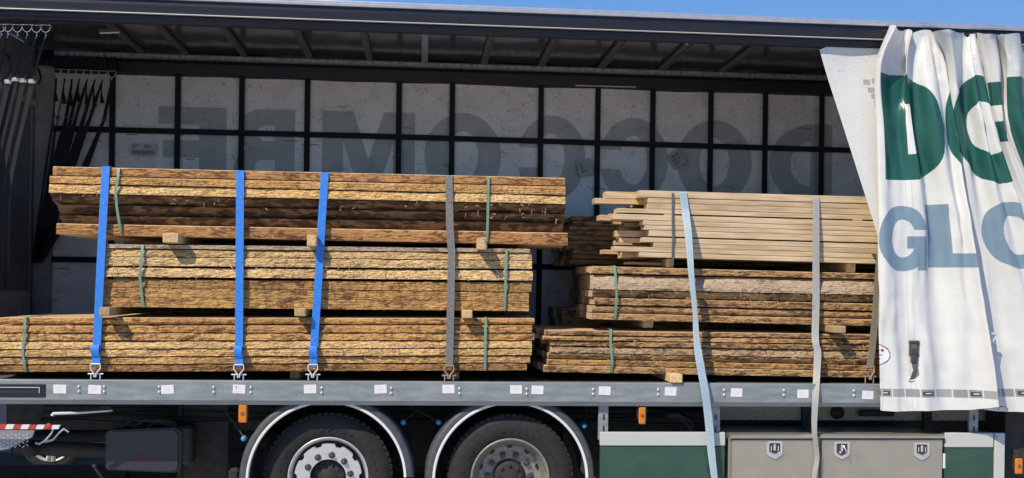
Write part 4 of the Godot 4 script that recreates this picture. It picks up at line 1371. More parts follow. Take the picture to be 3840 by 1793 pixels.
		ribbon(s1, [c + r * Vector3(0.0, -0.02, 0.012) * k, c + r * Vector3(0.004, -0.08, 0.03) * k, c + r * Vector3(0, -0.15, -0.012) * k], [Vector3(0.044, 0, 0) * k, Vector3(0.036, 0, 0) * k, Vector3(0.036, 0, 0) * k], 0.004)
		part("strap_tail", s1, M.dark_band, cur)
		if k == 1.0:
			s1 = new_st()
			var loop := []
			for t in 25: loop.append(c + Vector3(cos(TAU * t / 24.0) * 0.032, -0.152 + sin(TAU * t / 24.0) * 0.013, -0.012))
			tube(s1, loop, 0.005, 6)
			part("strap_slot", s1, M.white_strip, cur)
	# little handle at the foot of the second fold
	var s2 := new_st()
	tube(s2, [Vector3(4.561, 1.058, 0.06), Vector3(4.558, 1.079, 0.075), Vector3(4.608, 1.083, 0.08), Vector3(4.634, 1.057, 0.07)], 0.006, 8)
	part("hem_hook", s2, M.rusty, cur)

func crease(s: float) -> float:
	return signf(s) * pow(absf(s), 0.75)

func cm_plain() -> StandardMaterial3D:
	if not M.has("curtain_plain"): M.curtain_plain = mat(lin(0.70, 0.70, 0.68), 0.5)
	return M.curtain_plain

# one board; front edge shaped by prof, made of stations along its length
# prof: list of (setback as share of its reach, height 0..1) from bottom to top
func profile(kind: String) -> Array:
	match kind:
		"up": return [Vector2(0.0, 0.0), Vector2(0.03, 0.14), Vector2(0.1, 0.36), Vector2(0.25, 0.6), Vector2(0.55, 0.86), Vector2(1.0, 1.0)]
		"under": return [Vector2(1.0, 0.0), Vector2(0.75, 0.15), Vector2(0.45, 0.4), Vector2(0.2, 0.64), Vector2(0.05, 0.86), Vector2(0.0, 1.0)]
		"round": return [Vector2(0.7, 0.0), Vector2(0.2, 0.18), Vector2(0.0, 0.4), Vector2(0.05, 0.62), Vector2(0.3, 0.84), Vector2(0.75, 1.0)]
		"flat": return [Vector2(0.1, 0.0), Vector2(0.0, 0.06), Vector2(0.0, 0.35), Vector2(0.0, 0.65), Vector2(0.08, 0.88), Vector2(0.5, 1.0)]
	return [Vector2(0.02, 0.0), Vector2(0.0, 0.04), Vector2(0.0, 0.4), Vector2(0.0, 0.7), Vector2(0.0, 0.96), Vector2(0.02, 1.0)]

func plank(parent: Node3D, g: Array, zf: float, depth: float, kind: String, reach: float, face: Material, sawn: Material, tint: Color, rough: float, step: float) -> MeshInstance3D:
	# g: xl, xr, y top and bottom at the left, at the right
	var xl: float = g[0]
	var xr: float = g[1]
	var pr := profile(kind)
	if step < 0.05:
		var fine := []
		for k in pr.size() - 1:
			fine.append(pr[k])
			fine.append((pr[k] + pr[k + 1]) / 2.0)
		fine.append(pr[-1])
		pr = fine
	var n := maxi(2, int((xr - xl) / step))
	var so := rng.randf_range(0, 500)
	var uo := rng.randf()
	var vo := rng.randf_range(0.0, 0.6)
	var gap := 0.002 if kind == "square" else 0.0045
	var rows := []
	for i in n + 1:
		var t := float(i) / n
		var x := lerpf(xl, xr, t)
		var yt := lerpf(g[2], g[4], t) - gap
		var yb := lerpf(g[3], g[5], t)
		var row := []
		var wave := rough_noise.get_noise_2d(x * 0.7 + so, 3.0) * rough * 1.0
		var reach_here := reach * (1.0 + 0.5 * rough_noise.get_noise_2d(x * 1.1 + so, 9.0) * minf(1.0, rough * 100.0))
		for k in pr.size():
			var p: Vector2 = pr[k]
			var y := lerpf(yb, yt, p.y)
			var d := rough_noise.get_noise_3d(x * 9.0 + so, y * 26.0, so) * rough * 0.8 + rough_noise.get_noise_3d(x * 26.0 + so, y * 60.0, 7.0) * rough * 0.6 + wave
			var dy := 0.0
			if k == 0 or k == pr.size() - 1: dy = rough_noise.get_noise_2d(x * 13.0 + so + k * 30.0, 1.0) * rough * 0.18
			row.append(Vector3(x, y + (absf(dy) if k == 0 else -absf(dy)), zf - p.x * reach_here + minf(d, rough * 0.9)))
		rows.append(row)
	# tilt the saw cut at either end a little
	var cut := rng.randf_range(-0.012, 0.012)
	var st := new_st()
	st.set_color(tint)
	var hgt: float = g[2] - g[3]
	var normal := func(i: int, k: int) -> Vector3:
		var a: Vector3 = rows[mini(i + 1, n)][k] - rows[maxi(i - 1, 0)][k]
		var b: Vector3 = rows[i][mini(k + 1, pr.size() - 1)] - rows[i][maxi(k - 1, 0)]
		return a.cross(b).normalized()
	var norms := []
	var tones := []
	for i in n + 1:
		var tn := 1.0 + rough_noise.get_noise_2d(rows[i][0].x * 1.7 + so, 50.0) * 0.35
		tones.append(Color(tint.r * tn, tint.g * (tn * 0.96 + 0.04), tint.b * (tn * 0.92 + 0.08)))
	for i in n + 1:
		var r := []
		for k in pr.size(): r.append(normal.call(i, k))
		norms.append(r)
	var arris := 0 if kind == "square" or kind == "under" or step > 0.05 else 1
	for i in n:
		for k in pr.size() - 1 - arris:
			for q in [[0, 0], [1, 1], [1, 0], [0, 0], [0, 1], [1, 1]]:
				var v: Vector3 = rows[i + q[0]][k + q[1]]
				st.set_normal(norms[i + q[0]][k + q[1]])
				st.set_color(tones[i + q[0]])
				st.set_uv(Vector2(v.x / 2.56 + uo, vo + pr[k + q[1]].y * hgt / 0.32))
				st.add_vertex(v)
	var mesh := ArrayMesh.new()
	st.generate_tangents()
	st.commit(mesh)
	st = new_st()
	st.set_color(Color(lerpf(1.0, tint.r, 0.5), lerpf(1.0, tint.g, 0.5), lerpf(1.0, tint.b, 0.5)))
	var last := pr.size() - 1
	for i in n:
		var a: Vector3 = rows[i][last]
		var b: Vector3 = rows[i + 1][last]
		var c: Vector3 = rows[i][0]
		var d: Vector3 = rows[i + 1][0]
		uvquad(st, a, b, Vector3(b.x, b.y, zf - depth), Vector3(a.x, a.y, zf - depth), uo, vo)
		if arris == 1: uvquad(st, rows[i][last - 1], rows[i + 1][last - 1], b, a, uo, vo + 0.1)
		uvquad(st, Vector3(c.x, c.y, zf - depth), Vector3(d.x, d.y, zf - depth), d, c, uo, vo + 0.3)
	var e0: Array = rows[0]
	var e1: Array = rows[n]
	uvquad(st, Vector3(xr, e1[0].y, zf - depth), Vector3(xl, e0[0].y, zf - depth), Vector3(xl, e0[last].y, zf - depth), Vector3(xr, e1[last].y, zf - depth), uo, vo)
	for k in last:
		uvquad(st, Vector3(xl, e0[k].y, zf - depth), e0[k], e0[k + 1], Vector3(xl, e0[k + 1].y, zf - depth), uo, vo)
		uvquad(st, e1[k], Vector3(xr, e1[k].y, zf - depth), Vector3(xr, e1[k + 1].y, zf - depth), e1[k + 1], uo, vo)
	st.commit(mesh)
	mesh.surface_set_material(0, face)
	mesh.surface_set_material(1, sawn)
	var o := MeshInstance3D.new()
	o.mesh = mesh
	o.name = "plank"
	parent.add_child(o, true)
	return o

func uvquad(st: SurfaceTool, a: Vector3, b: Vector3, c: Vector3, d: Vector3, uo: float, vo: float) -> void:
	var nn := (b - a).cross(c - a).normalized()
	var ends := absf(nn.x) > 0.7
	for v in [a, c, b, a, d, c]:
		st.set_normal(nn)
		st.set_uv(Vector2(v.z * 0.5 + uo, v.y / 0.5 + vo) if ends else Vector2(v.x / 2.0 + uo, (v.z + v.y) / 0.5 + vo))
		st.add_vertex(v)

# a steel or plastic band round a bundle: follows the front through the points, then over the top and under
func band(parent: Node3D, front: Array, w: float, back: float, m: Material) -> void:
	var st := new_st()
	var a: Vector3 = front[0]
	var b: Vector3 = front[-1]
	var pts := [Vector3(a.x, a.y, back), Vector3(a.x, a.y + 0.001, a.z - 0.02)]
	pts.append_array(front)
	pts.append(Vector3(b.x, b.y - 0.001, b.z - 0.03))
	pts.append(Vector3(b.x, b.y, back))
	ribbon(st, pts, [Vector3(w, 0, 0)], 0.003)
	part("band", st, m, parent)

# loose strips of bark and torn fibre hanging off the edges
func fibres(parent: Node3D, n: int, g: Array, zf: float, tone: Color) -> void:
	var st := new_st()
	for k in n:
		var t := rng.randf()
		var x := lerpf(g[0], g[1], t)
		var y := lerpf(lerpf(g[3], g[5], t), lerpf(g[2], g[4], t), rng.randf_range(0.02, 0.98))
		var p := Vector3(x, y, zf + 0.004)
		var a := rng.randf_range(-0.6, 0.6)
		if rng.randf() < 0.3: a = rng.randf_range(-1.9, -1.2)
		var L := rng.randf_range(0.01, 0.032)
		var d := Vector3(cos(a), sin(a), 0.0) * L * (1.0 if rng.randf() < 0.5 else -1.0)
		if a < -1.0: d = Vector3(0.2 * sin(k), -1, 0) * L
		var m := p + d * 0.5 + Vector3(0, rng.randf_range(-0.012, 0.014), rng.randf_range(0.006, 0.02))
		var e := p + d + Vector3(0, rng.randf_range(-0.02, 0.008), rng.randf_range(0.004, 0.03))
		var w := rng.randf_range(0.002, 0.006)
		ribbon(st, [p, m, e], [Vector3(0, w, w * 0.6)], 0.0015)
	var o := part("loose_bark", st, fibre_mat(tone), parent)
	o.set_meta("kind", "stuff")

func fibre_mat(c: Color) -> Material:
	return mat(c.linear_to_srgb(), 0.85)

# the boards behind the front one of each layer, side by side, with ends that do not line up
func row_behind(parent: Node3D, g: Array, zf: float, depth: float, wide: float, jit: float, face: Material, sawn: Material, tint: Color) -> void:
	var z := zf
	while z - wide > zf - depth - 0.01:
		var w := wide * rng.randf_range(0.92, 1.0)
		var q := g.duplicate()
		q[0] += rng.randf_range(-jit, jit)
		q[1] += rng.randf_range(-jit, jit)
		var k := rng.randf_range(0.85, 1.1)
		plank(parent, q, z, w - 0.006, "square", 0.01, sawn, sawn, Color(tint.r * k, tint.g * k, tint.b * k), 0.0, 1.2)
		z -= wide

func build_timber() -> void:
	var P: Material = M.pale_bark
	var B: Material = M.band_bark
	var D: Material = M.dark_bark
	var O: Material = M.orange_bark
	var G: Material = M.grey_bark
	var S: Material = M.sawn
	var N: Material = M.brown_bark
	var W := Color(1, 1, 1)
	var grp := "bundles of timber loaded on the lorry"
	var back := 1.02
	# top bundle of the stack by the tail
	var t := thing("timber_bundle", "reddish brown waney edged board bundle on top of the stack under blue straps", "timber", Vector3.ZERO, grp)
	var rows := [
		[[-2.759, 1.103, 2.835, 2.766, 2.836, 2.77], "flat", 0.012, O, W, 0.006, -0.125],
		[[-2.775, 1.105, 2.762, 2.705, 2.766, 2.698], "flat", 0.015, P, Color(0.78, 0.64, 0.47), 0.008, -0.115],
		[[-2.78, 1.106, 2.702, 2.631, 2.695, 2.627], "up", 0.02, P, Color(1.12, 1.02, 0.86), 0.011, -0.110],
		[[-2.774, 1.112, 2.629, 2.557, 2.624, 2.559], "under", 0.085, D, W, 0.008, -0.135],
		[[-2.745, 1.119, 2.556, 2.476, 2.557, 2.489], "under", 0.085, D, W, 0.006, -0.185],
		[[-2.737, 1.108, 2.475, 2.418, 2.487, 2.415], "under", 0.05, D, W, 0.004, -0.215],
		[[-2.725, 1.131, 2.409, 2.323, 2.407, 2.307], "flat", 0.014, O, Color(0.95, 0.92, 0.9), 0.005, -0.120]]
	for r in rows:
		plank(t, r[0], r[6], 0.27, r[1], r[2], r[3], S, r[4], r[5], 0.018)
		row_behind(t, r[0], r[6] - 0.275, back - 0.27, 0.25, 0.03, S, S, Color(0.8, 0.68, 0.55))
	fibres(t, 60, [-2.75, 1.071, 2.722, 2.544, 2.731, 2.53], -0.105, Color(0.5, 0.33, 0.17))
	fibres(t, 26, [0.266, 1.073, 2.628, 2.481, 2.639, 2.484], -0.115, Color(0.6, 0.42, 0.26))
	band(t, [Vector3(-2.278, 2.824, -0.115), Vector3(-2.278, 2.745, -0.1), Vector3(-2.292, 2.654, -0.09), Vector3(-2.284, 2.536, -0.1), Vector3(-2.254, 2.35, -0.105)], 0.019, -1.1, M.green_band)
	band(t, [Vector3(0.505, 2.825, -0.115), Vector3(0.502, 2.716, -0.1), Vector3(0.502, 2.531, -0.1), Vector3(0.499, 2.31, -0.105)], 0.019, -1.1, M.green_band)

	# middle bundle by the tail
	t = thing("timber_bundle", "rough light tan board bundle in the middle of the stack under blue straps", "timber", Vector3.ZERO, grp)
	rows = [
		[[-2.379, 0.833, 2.256, 2.225, 2.274, 2.243], "square", 0.01, M.grey_bark, Color(1.2, 1.2, 1.2), 0.002, -0.095],
		[[-2.394, 0.848, 2.223, 2.163, 2.243, 2.184], "up", 0.025, P, Color(0.8, 0.8, 0.78), 0.012, -0.090],
		[[-2.386, 0.849, 2.163, 2.092, 2.184, 2.116], "flat", 0.02, P, Color(0.86, 0.88, 0.88), 0.013, -0.085],
		[[-2.391, 0.856, 2.083, 2.011, 2.107, 2.027], "up", 0.018, P, Color(1.0, 1.0, 0.97), 0.012, -0.080],
		[[-2.381, 0.85, 1.993, 1.931, 2.011, 1.937], "square", 0.02, B, Color(0.72, 0.69, 0.63), 0.008, -0.100],
		[[-2.377, 0.829, 1.931, 1.859, 1.933, 1.865], "square", 0.02, B, Color(0.85, 0.82, 0.74), 0.009, -0.098],
		[[-2.373, 0.83, 1.859, 1.784, 1.865, 1.788], "square", 0.02, B, Color(0.95, 0.9, 0.8), 0.009, -0.095]]
	for r in rows:
		plank(t, r[0], r[6], 0.27, r[1], r[2], r[3], S, r[4], r[5], 0.018)
		row_behind(t, r[0], r[6] - 0.275, back - 0.27, 0.25, 0.03, S, S, Color(0.8, 0.7, 0.6))
	fibres(t, 80, [-2.348, 0.826, 2.178, 2.023, 2.184, 2.029], -0.075, Color(0.62, 0.46, 0.27))
	band(t, [Vector3(-2.088, 2.25, -0.085), Vector3(-2.087, 2.151, -0.065), Vector3(-2.1, 2.018, -0.065), Vector3(-2.095, 1.914, -0.085), Vector3(-2.073, 1.786, -0.082)], 0.019, -1.1, M.green_band)
	band(t, [Vector3(0.649, 2.263, -0.085), Vector3(0.646, 2.103, -0.065), Vector3(0.644, 1.919, -0.085), Vector3(0.64, 1.79, -0.082)], 0.019, -1.1, M.green_band)

	# bottom bundle by the tail
	t = thing("timber_bundle", "brown barred board bundle at the foot of the stack under blue straps", "timber", Vector3.ZERO, grp)
	rows = [
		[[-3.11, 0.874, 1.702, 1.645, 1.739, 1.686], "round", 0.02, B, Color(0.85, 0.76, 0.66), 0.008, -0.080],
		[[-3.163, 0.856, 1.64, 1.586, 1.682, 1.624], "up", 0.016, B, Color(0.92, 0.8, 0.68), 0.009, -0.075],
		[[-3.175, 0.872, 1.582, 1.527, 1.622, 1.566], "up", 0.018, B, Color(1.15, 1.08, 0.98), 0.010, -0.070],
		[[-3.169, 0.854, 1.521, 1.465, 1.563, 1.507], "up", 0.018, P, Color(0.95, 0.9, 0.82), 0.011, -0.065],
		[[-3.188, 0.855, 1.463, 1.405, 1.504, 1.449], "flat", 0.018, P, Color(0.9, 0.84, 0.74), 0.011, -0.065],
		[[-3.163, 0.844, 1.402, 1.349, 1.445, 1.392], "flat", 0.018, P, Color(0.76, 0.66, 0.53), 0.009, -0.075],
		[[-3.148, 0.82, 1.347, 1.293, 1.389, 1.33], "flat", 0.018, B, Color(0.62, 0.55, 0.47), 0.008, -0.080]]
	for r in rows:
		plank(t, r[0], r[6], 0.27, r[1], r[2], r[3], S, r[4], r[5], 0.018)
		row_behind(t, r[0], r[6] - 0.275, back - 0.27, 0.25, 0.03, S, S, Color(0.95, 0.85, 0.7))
	fibres(t, 80, [-3.086, 0.834, 1.649, 1.383, 1.69, 1.412], -0.060, Color(0.66, 0.47, 0.26))
	band(t, [Vector3(-2.921, 1.706, -0.065), Vector3(-2.921, 1.58, -0.055), Vector3(-2.933, 1.433, -0.055), Vector3(-2.923, 1.359, -0.06), Vector3(-2.913, 1.297, -0.065)], 0.019, -1.1, M.green_band)
	band(t, [Vector3(0.495, 1.737, -0.065), Vector3(0.493, 1.582, -0.052), Vector3(0.494, 1.33, -0.065)], 0.019, -1.1, M.green_band)

	# planed pale bundle
	t = thing("timber_bundle", "pale clean sawn lumber bundle with uneven ends beside the white curtain", "timber", Vector3.ZERO, grp)
	var yl := [[482, 499], [499.5, 513], [513.5, 528], [528.5, 540], [543, 557], [557.5, 569], [569.5, 581], [581.5, 597], [600, 612], [612.5, 624], [624.5, 637], [637.5, 650]]
	var ends := [[1.708, 4.073, 2.757, 2.703, 2.74, 2.685], [1.779, 4.074, 2.701, 2.659, 2.684, 2.64], [1.779, 4.075, 2.657, 2.611, 2.639, 2.592], [1.534, 4.075, 2.612, 2.576, 2.59, 2.553], [1.5, 4.076, 2.567, 2.523, 2.543, 2.498], [1.743, 4.077, 2.519, 2.483, 2.497, 2.459], [1.756, 4.077, 2.481, 2.445, 2.458, 2.421], [1.792, 4.078, 2.443, 2.394, 2.419, 2.369], [1.741, 4.079, 2.385, 2.347, 2.359, 2.321], [1.832, 4.079, 2.345, 2.308, 2.319, 2.282], [1.513, 4.08, 2.311, 2.271, 2.28, 2.24], [1.714, 4.08, 2.267, 2.228, 2.238, 2.198]]
	var second := [-0.24, -0.4, 0.2, 0.1, -0.08, 0.15, 0.2, -0.24, -0.16, 0.1, 0.3, -0.1]
	for i in ends.size():
		var k := rng.randf_range(0.84, 1.1)
		var e: Array = ends[i]
		plank(t, e, -0.2 + rng.randf_range(-0.006, 0.006), 0.15, "square", 0.03, M.pale_sawn, M.pale_sawn, Color(k, k * 0.98, k * 0.96), 0.0015, 0.12)
		var z := -0.355
		for j in 5:
			var q := e.duplicate()
			q[0] += second[i] if j == 0 else rng.randf_range(-0.12, 0.25)
			k = rng.randf_range(0.78, 0.98)
			plank(t, q, z, 0.14, "square", 0.03, M.pale_sawn, M.pale_sawn, Color(k, k * 0.96, k * 0.9), 0.0, 1.2)
			z -= 0.15
	band(t, [Vector3(1.979, 2.737, -0.195), Vector3(1.981, 2.503, -0.19), Vector3(1.986, 2.377, -0.19), Vector3(1.983, 2.163, -0.195)], 0.019, -1.0, M.dark_band)
	for q in [Vector3(3.501, 2.555, -0.2), Vector3(3.527, 2.385, -0.2), Vector3(1.95, 2.566, -0.2)]:
		var st := new_st()
		box(st, q + Vector3(0, -0.001, -0.02), Vector3(0.08, 0.009, 0.04))
		part("spacer_lath", st, M.pale_sawn, t)

	# middle bundle by the curtain
	t = thing("timber_bundle", "dark bark edged board bundle directly under the pale lumber", "timber", Vector3.ZERO, grp)
	rows = [
		[[1.334, 4.062, 2.152, 2.092, 2.121, 2.074], "flat", 0.02, N, Color(0.95, 0.93, 0.9), 0.009, -0.165],
		[[1.344, 4.063, 2.084, 1.965, 2.073, 1.947], "up", 0.10, G, Color(1.0, 0.97, 0.93), 0.012, -0.13],
		[[1.339, 4.064, 1.962, 1.906, 1.946, 1.886], "under", 0.035, N, Color(1.0, 0.97, 0.93), 0.012, -0.15],
		[[1.356, 4.065, 1.904, 1.846, 1.879, 1.818], "flat", 0.02, N, Color(0.85, 0.82, 0.8), 0.009, -0.165],
		[[1.338, 4.066, 1.84, 1.784, 1.811, 1.753], "round", 0.03, N, Color(0.85, 0.82, 0.8), 0.009, -0.165],
		[[1.335, 4.067, 1.783, 1.728, 1.752, 1.692], "flat", 0.02, N, Color(1.0, 0.97, 0.93), 0.007, -0.165]]
	for r in rows:
		plank(t, r[0], r[6], 0.26, r[1], r[2], r[3], S, r[4], r[5], 0.018)
		row_behind(t, r[0], r[6] - 0.265, 0.6, 0.25, 0.02, S, S, Color(0.85, 0.78, 0.65))
	fibres(t, 45, [1.548, 3.609, 2.002, 1.864, 1.972, 1.845], -0.135, Color(0.42, 0.31, 0.2))
	band(t, [Vector3(1.509, 2.152, -0.155), Vector3(1.516, 2.055, -0.135), Vector3(1.524, 1.914, -0.13), Vector3(1.518, 1.733, -0.155)], 0.019, -0.9, M.green_band)

	# bottom bundle by the curtain
	t = thing("timber_bundle", "shaggy dark brown board bundle at the foot of the stack by the curtain", "timber", Vector3.ZERO, grp)
	rows = [
		[[0.968, 4.048, 1.645, 1.605, 1.634, 1.596], "flat", 0.02, N, Color(0.85, 0.82, 0.8), 0.009, -0.135],
		[[0.947, 4.049, 1.602, 1.565, 1.593, 1.554], "up", 0.025, N, Color(0.95, 0.93, 0.9), 0.012, -0.125],
		[[1.006, 4.049, 1.561, 1.523, 1.551, 1.502], "flat", 0.025, N, Color(0.85, 0.82, 0.8), 0.012, -0.125],
		[[1.007, 4.05, 1.518, 1.469, 1.501, 1.433], "up", 0.03, G, Color(0.9, 0.8, 0.65), 0.013, -0.12],
		[[0.992, 4.051, 1.467, 1.421, 1.431, 1.383], "under", 0.03, N, Color(1.0, 0.97, 0.93), 0.010, -0.12],
		[[0.986, 4.052, 1.419, 1.374, 1.382, 1.335], "flat", 0.02, B, Color(0.75, 0.68, 0.6), 0.008, -0.135],
		[[0.959, 4.053, 1.373, 1.314, 1.334, 1.28], "flat", 0.02, N, Color(0.95, 0.93, 0.9), 0.006, -0.13]]
	for r in rows:
		plank(t, r[0], r[6], 0.27, r[1], r[2], r[3], S, r[4], r[5], 0.018)
		row_behind(t, r[0], r[6] - 0.275, 0.75, 0.25, 0.05, S, S, Color(0.9, 0.8, 0.68))
	fibres(t, 75, [1.02, 3.611, 1.599, 1.414, 1.576, 1.369], -0.115, Color(0.5, 0.35, 0.19))
	band(t, [Vector3(1.482, 1.652, -0.125), Vector3(1.477, 1.557, -0.11), Vector3(1.493, 1.401, -0.115), Vector3(1.489, 1.313, -0.122)], 0.019, -1.0, M.green_band)

	# dark bundle standing behind
	t = thing("timber_bundle", "dark shaded board bundle standing behind the pale lumber", "timber", Vector3.ZERO, grp)
	var y0: float = 2.186
	for i in 10:
		var g := [1.296 + rng.randf_range(-0.03, 0.04), 4.6, y0 + 0.043 * (i + 1), y0 + 0.043 * i, y0 + 0.043 * (i + 1), y0 + 0.043 * i]
		plank(t, g, -1.2, 0.25, "flat", 0.02, N, S, W, 0.01, 0.03)
		row_behind(t, g, -1.47, 0.8, 0.25, 0.03, S, S, W)
	t = thing("timber_bundle", "low dark board bundle under the shaded one behind the load", "timber", Vector3.ZERO, grp)
	for i in 9:
		var hy := 1.33 + 0.092 * i
		var g := [1.235 + rng.randf_range(-0.03, 0.05) + (0.25 if i > 4 else 0.0), 4.6, hy + 0.092, hy, hy + 0.092, hy]
		plank(t, g, -1.22, 0.25, "flat", 0.02, N, S, W, 0.01, 0.03)
		row_behind(t, g, -1.49, 0.8, 0.25, 0.03, S, S, W)
	t = thing("timber_bundle", "dark board bundle in the shade behind the blue strapped stack", "timber", Vector3.ZERO, grp)
	for i in 14:
		var hy := 1.33 + 0.1 * i
		var g := [-2.55 + rng.randf_range(-0.03, 0.04), 0.95, hy + 0.1, hy, hy + 0.1, hy]
		plank(t, g, -1.3, 0.25, "flat", 0.02, N, S, W, 0.01, 0.05)
		row_behind(t, g, -1.56, 0.8, 0.25, 0.03, S, S, W)

	# bearers between the bundles
	var bg := "bearers between the timber bundles"
	for b in [
		[Vector2(-1.917, 2.339), Vector2(-1.8, 2.267), "wedge shaped bearer under the reddish top bundle", 1.0],
		[Vector2(-0.861, 2.345), Vector2(-0.789, 2.26), "square cut bearer under the reddish top bundle beside a blue strap", 1.1],
		[Vector2(0.419, 2.347), Vector2(0.493, 2.257), "notched bearer under the reddish top bundle beside a green band", 1.0],
		[Vector2(-2.354, 1.785), Vector2(-2.276, 1.721), "weathered bearer under the tan bundle just beside a blue strap", 0.7],
		[Vector2(-0.947, 1.791), Vector2(-0.863, 1.733), "small split bearer under the tan bundle between two blue straps", 0.8],
		[Vector2(0.309, 1.794), Vector2(0.389, 1.731), "pale bearer under the tan bundle beside the dirty grey strap", 1.0],
		[Vector2(-1.011, 1.301), Vector2(-0.932, 1.234), "shaded bearer under the barred brown bundle on the deck", 1.0],
		[Vector2(0.18, 1.299), Vector2(0.305, 1.241), "dark bearer under the barred brown bundle behind a strap hook", 0.9],
		[Vector2(1.946, 2.218), Vector2(2.004, 2.15), "pale bearer under the planed lumber beside a dark band", 1.1],
		[Vector2(3.435, 2.206), Vector2(3.512, 2.131), "bearer under the planed lumber near the white curtain", 1.1],
		[Vector2(1.755, 1.73), Vector2(1.841, 1.666), "bearer under the dark bark edged bundle beside the green band", 0.8],
		[Vector2(3.231, 1.702), Vector2(3.325, 1.647), "grey weathered bearer end sticking out beside a grey strap", 0.7],
		[Vector2(1.928, 1.316), Vector2(2.023, 1.248), "bright fresh cut bearer on the deck under the shaggy bundle", 1.2]]:
		var a: Vector2 = b[0]
		var c: Vector2 = b[1]
		var zf := 0.02
		if b[2].begins_with("weathered"): zf = 0.06
		if b[2].begins_with("shaded") or b[2].begins_with("dark bearer"): zf = -0.17
		if b[2].contains("planed"): zf = -0.15
		if b[2].contains("bark edged"): zf = -0.12
		var k: float = b[3]
		var o := thing("timber_bearer", b[2], "bearer", Vector3((a.x + c.x) / 2, c.y, zf), bg)
		var w: float = c.x - a.x
		var h: float = a.y - c.y
		var st := new_st()
		cbox(st, Vector3(0, h / 2, -1.05), Vector3(w, h, 2.1 if zf > -0.1 else 1.9), 0.006)
		bearer_mat(k)
		var p := part("block", st, bearer_mat(k), o)
		if b[2].begins_with("notched"):
			st = new_st()
			prism(st, PackedVector2Array([Vector2(-0.028, 0.0), Vector2(0.02, 0.0), Vector2(0.03, 0.02), Vector2(0.016, 0.06), Vector2(0.012, h - 0.003), Vector2(-0.03, h - 0.003)]), -0.02, 0.035)
			part("cut_end", st, bearer_mat(k), o)
	# an off-cut board lying between the pale lumber and the one below, and a short one behind
	var st2 := new_st()
	cbox(st2, Vector3(1.813, 2.177, -0.4), Vector3(0.34, 0.02, 0.12), 0.004, Basis(Vector3(0, 0, 1), -0.02))
	var oc := thing("offcut_board", "thin short offcut board lying under the planed lumber ends", "board", Vector3.ZERO)
	part("board", st2, bearer_mat(0.9), oc)

func bearer_mat(k: float) -> Material:
	var key := "bearer%d" % int(k * 100)
	if not M.has(key): M[key] = blotch_material(Color(0.60 * k, 0.44 * k, 0.24 * k), Color(0.40 * k, 0.27 * k, 0.13 * k), 0.25, 40 + int(k * 20), 0.85, 0.0, 0.03, 1.6)
	return M[key]

# strap that comes over the load, runs down its face and hooks on the rail
func ratchet_strap(label: String, front: Array, w: float, m: Material, hook: Material, flap: int) -> void:
	var o := thing("load_strap", label, "strap", Vector3.ZERO, "straps that hold the load down")
	var pts := []
	var a: Vector3 = front[0]
	pts.append(a + Vector3(0.0, 0.004, -0.95))
	pts.append(a + Vector3(0.0, 0.006, -0.03))
	pts.append_array(front)
	var fine := []
	for i in pts.size() - 1:
		for k in 4: fine.append(pts[i].lerp(pts[i + 1], k / 4.0))
	fine.append(pts[-1])
	var st := new_st()
	ribbon(st, fine, [Vector3(w, 0, 0)], 0.004)
	part("webbing", st, m, o)
	var e: Vector3 = front[-1]
	var d: Vector3 = (front[-1] - front[-2]).normalized()
	if flap > 0:
		st = new_st()
		var s := e - d * 0.12
		ribbon(st, [s + Vector3(0.004 * flap, 0.035, 0.004), s + Vector3(-0.006 * flap, 0.03, 0.022), s + Vector3(-0.004 * flap, -0.02, 0.035), s + Vector3(0.004, -0.06, 0.008)], [Vector3(w * 1.02, 0, 0)], 0.004)
		part("sewn_end", st, m, o)
	# bent wire hook through the webbing end, gripping a bar stood on the rail
	st = new_st()
	tube(st, [e + Vector3(-0.034, 0.012, 0.004), e + Vector3(0.034, 0.012, 0.004)], 0.006, 8)
	tube(st, [e + Vector3(-0.034, 0.012, 0.004), e + Vector3(-0.037, -0.02, 0.004), e + Vector3(-0.008, -0.058, 0.012), e + Vector3(-0.006, -0.085, 0.012)], 0.006, 8)
	tube(st, [e + Vector3(0.034, 0.012, 0.004), e + Vector3(0.037, -0.02, 0.004), e + Vector3(0.008, -0.058, 0.012), e + Vector3(0.006, -0.085, 0.012)], 0.006, 8)
	part("claw_hook", st, hook, o)
	st = new_st()
	var by := e.y - 0.062
	tube(st, [Vector3(e.x - 0.055, by, e.z - 0.002), Vector3(e.x + 0.055, by, e.z - 0.002)], 0.006, 8)
	for s in [-0.033, 0.033]: tube(st, [Vector3(e.x + s, by, e.z - 0.002), Vector3(e.x + s, 1.247, e.z - 0.002)], 0.005, 8)
	part("lashing_eye", st, hook, o)

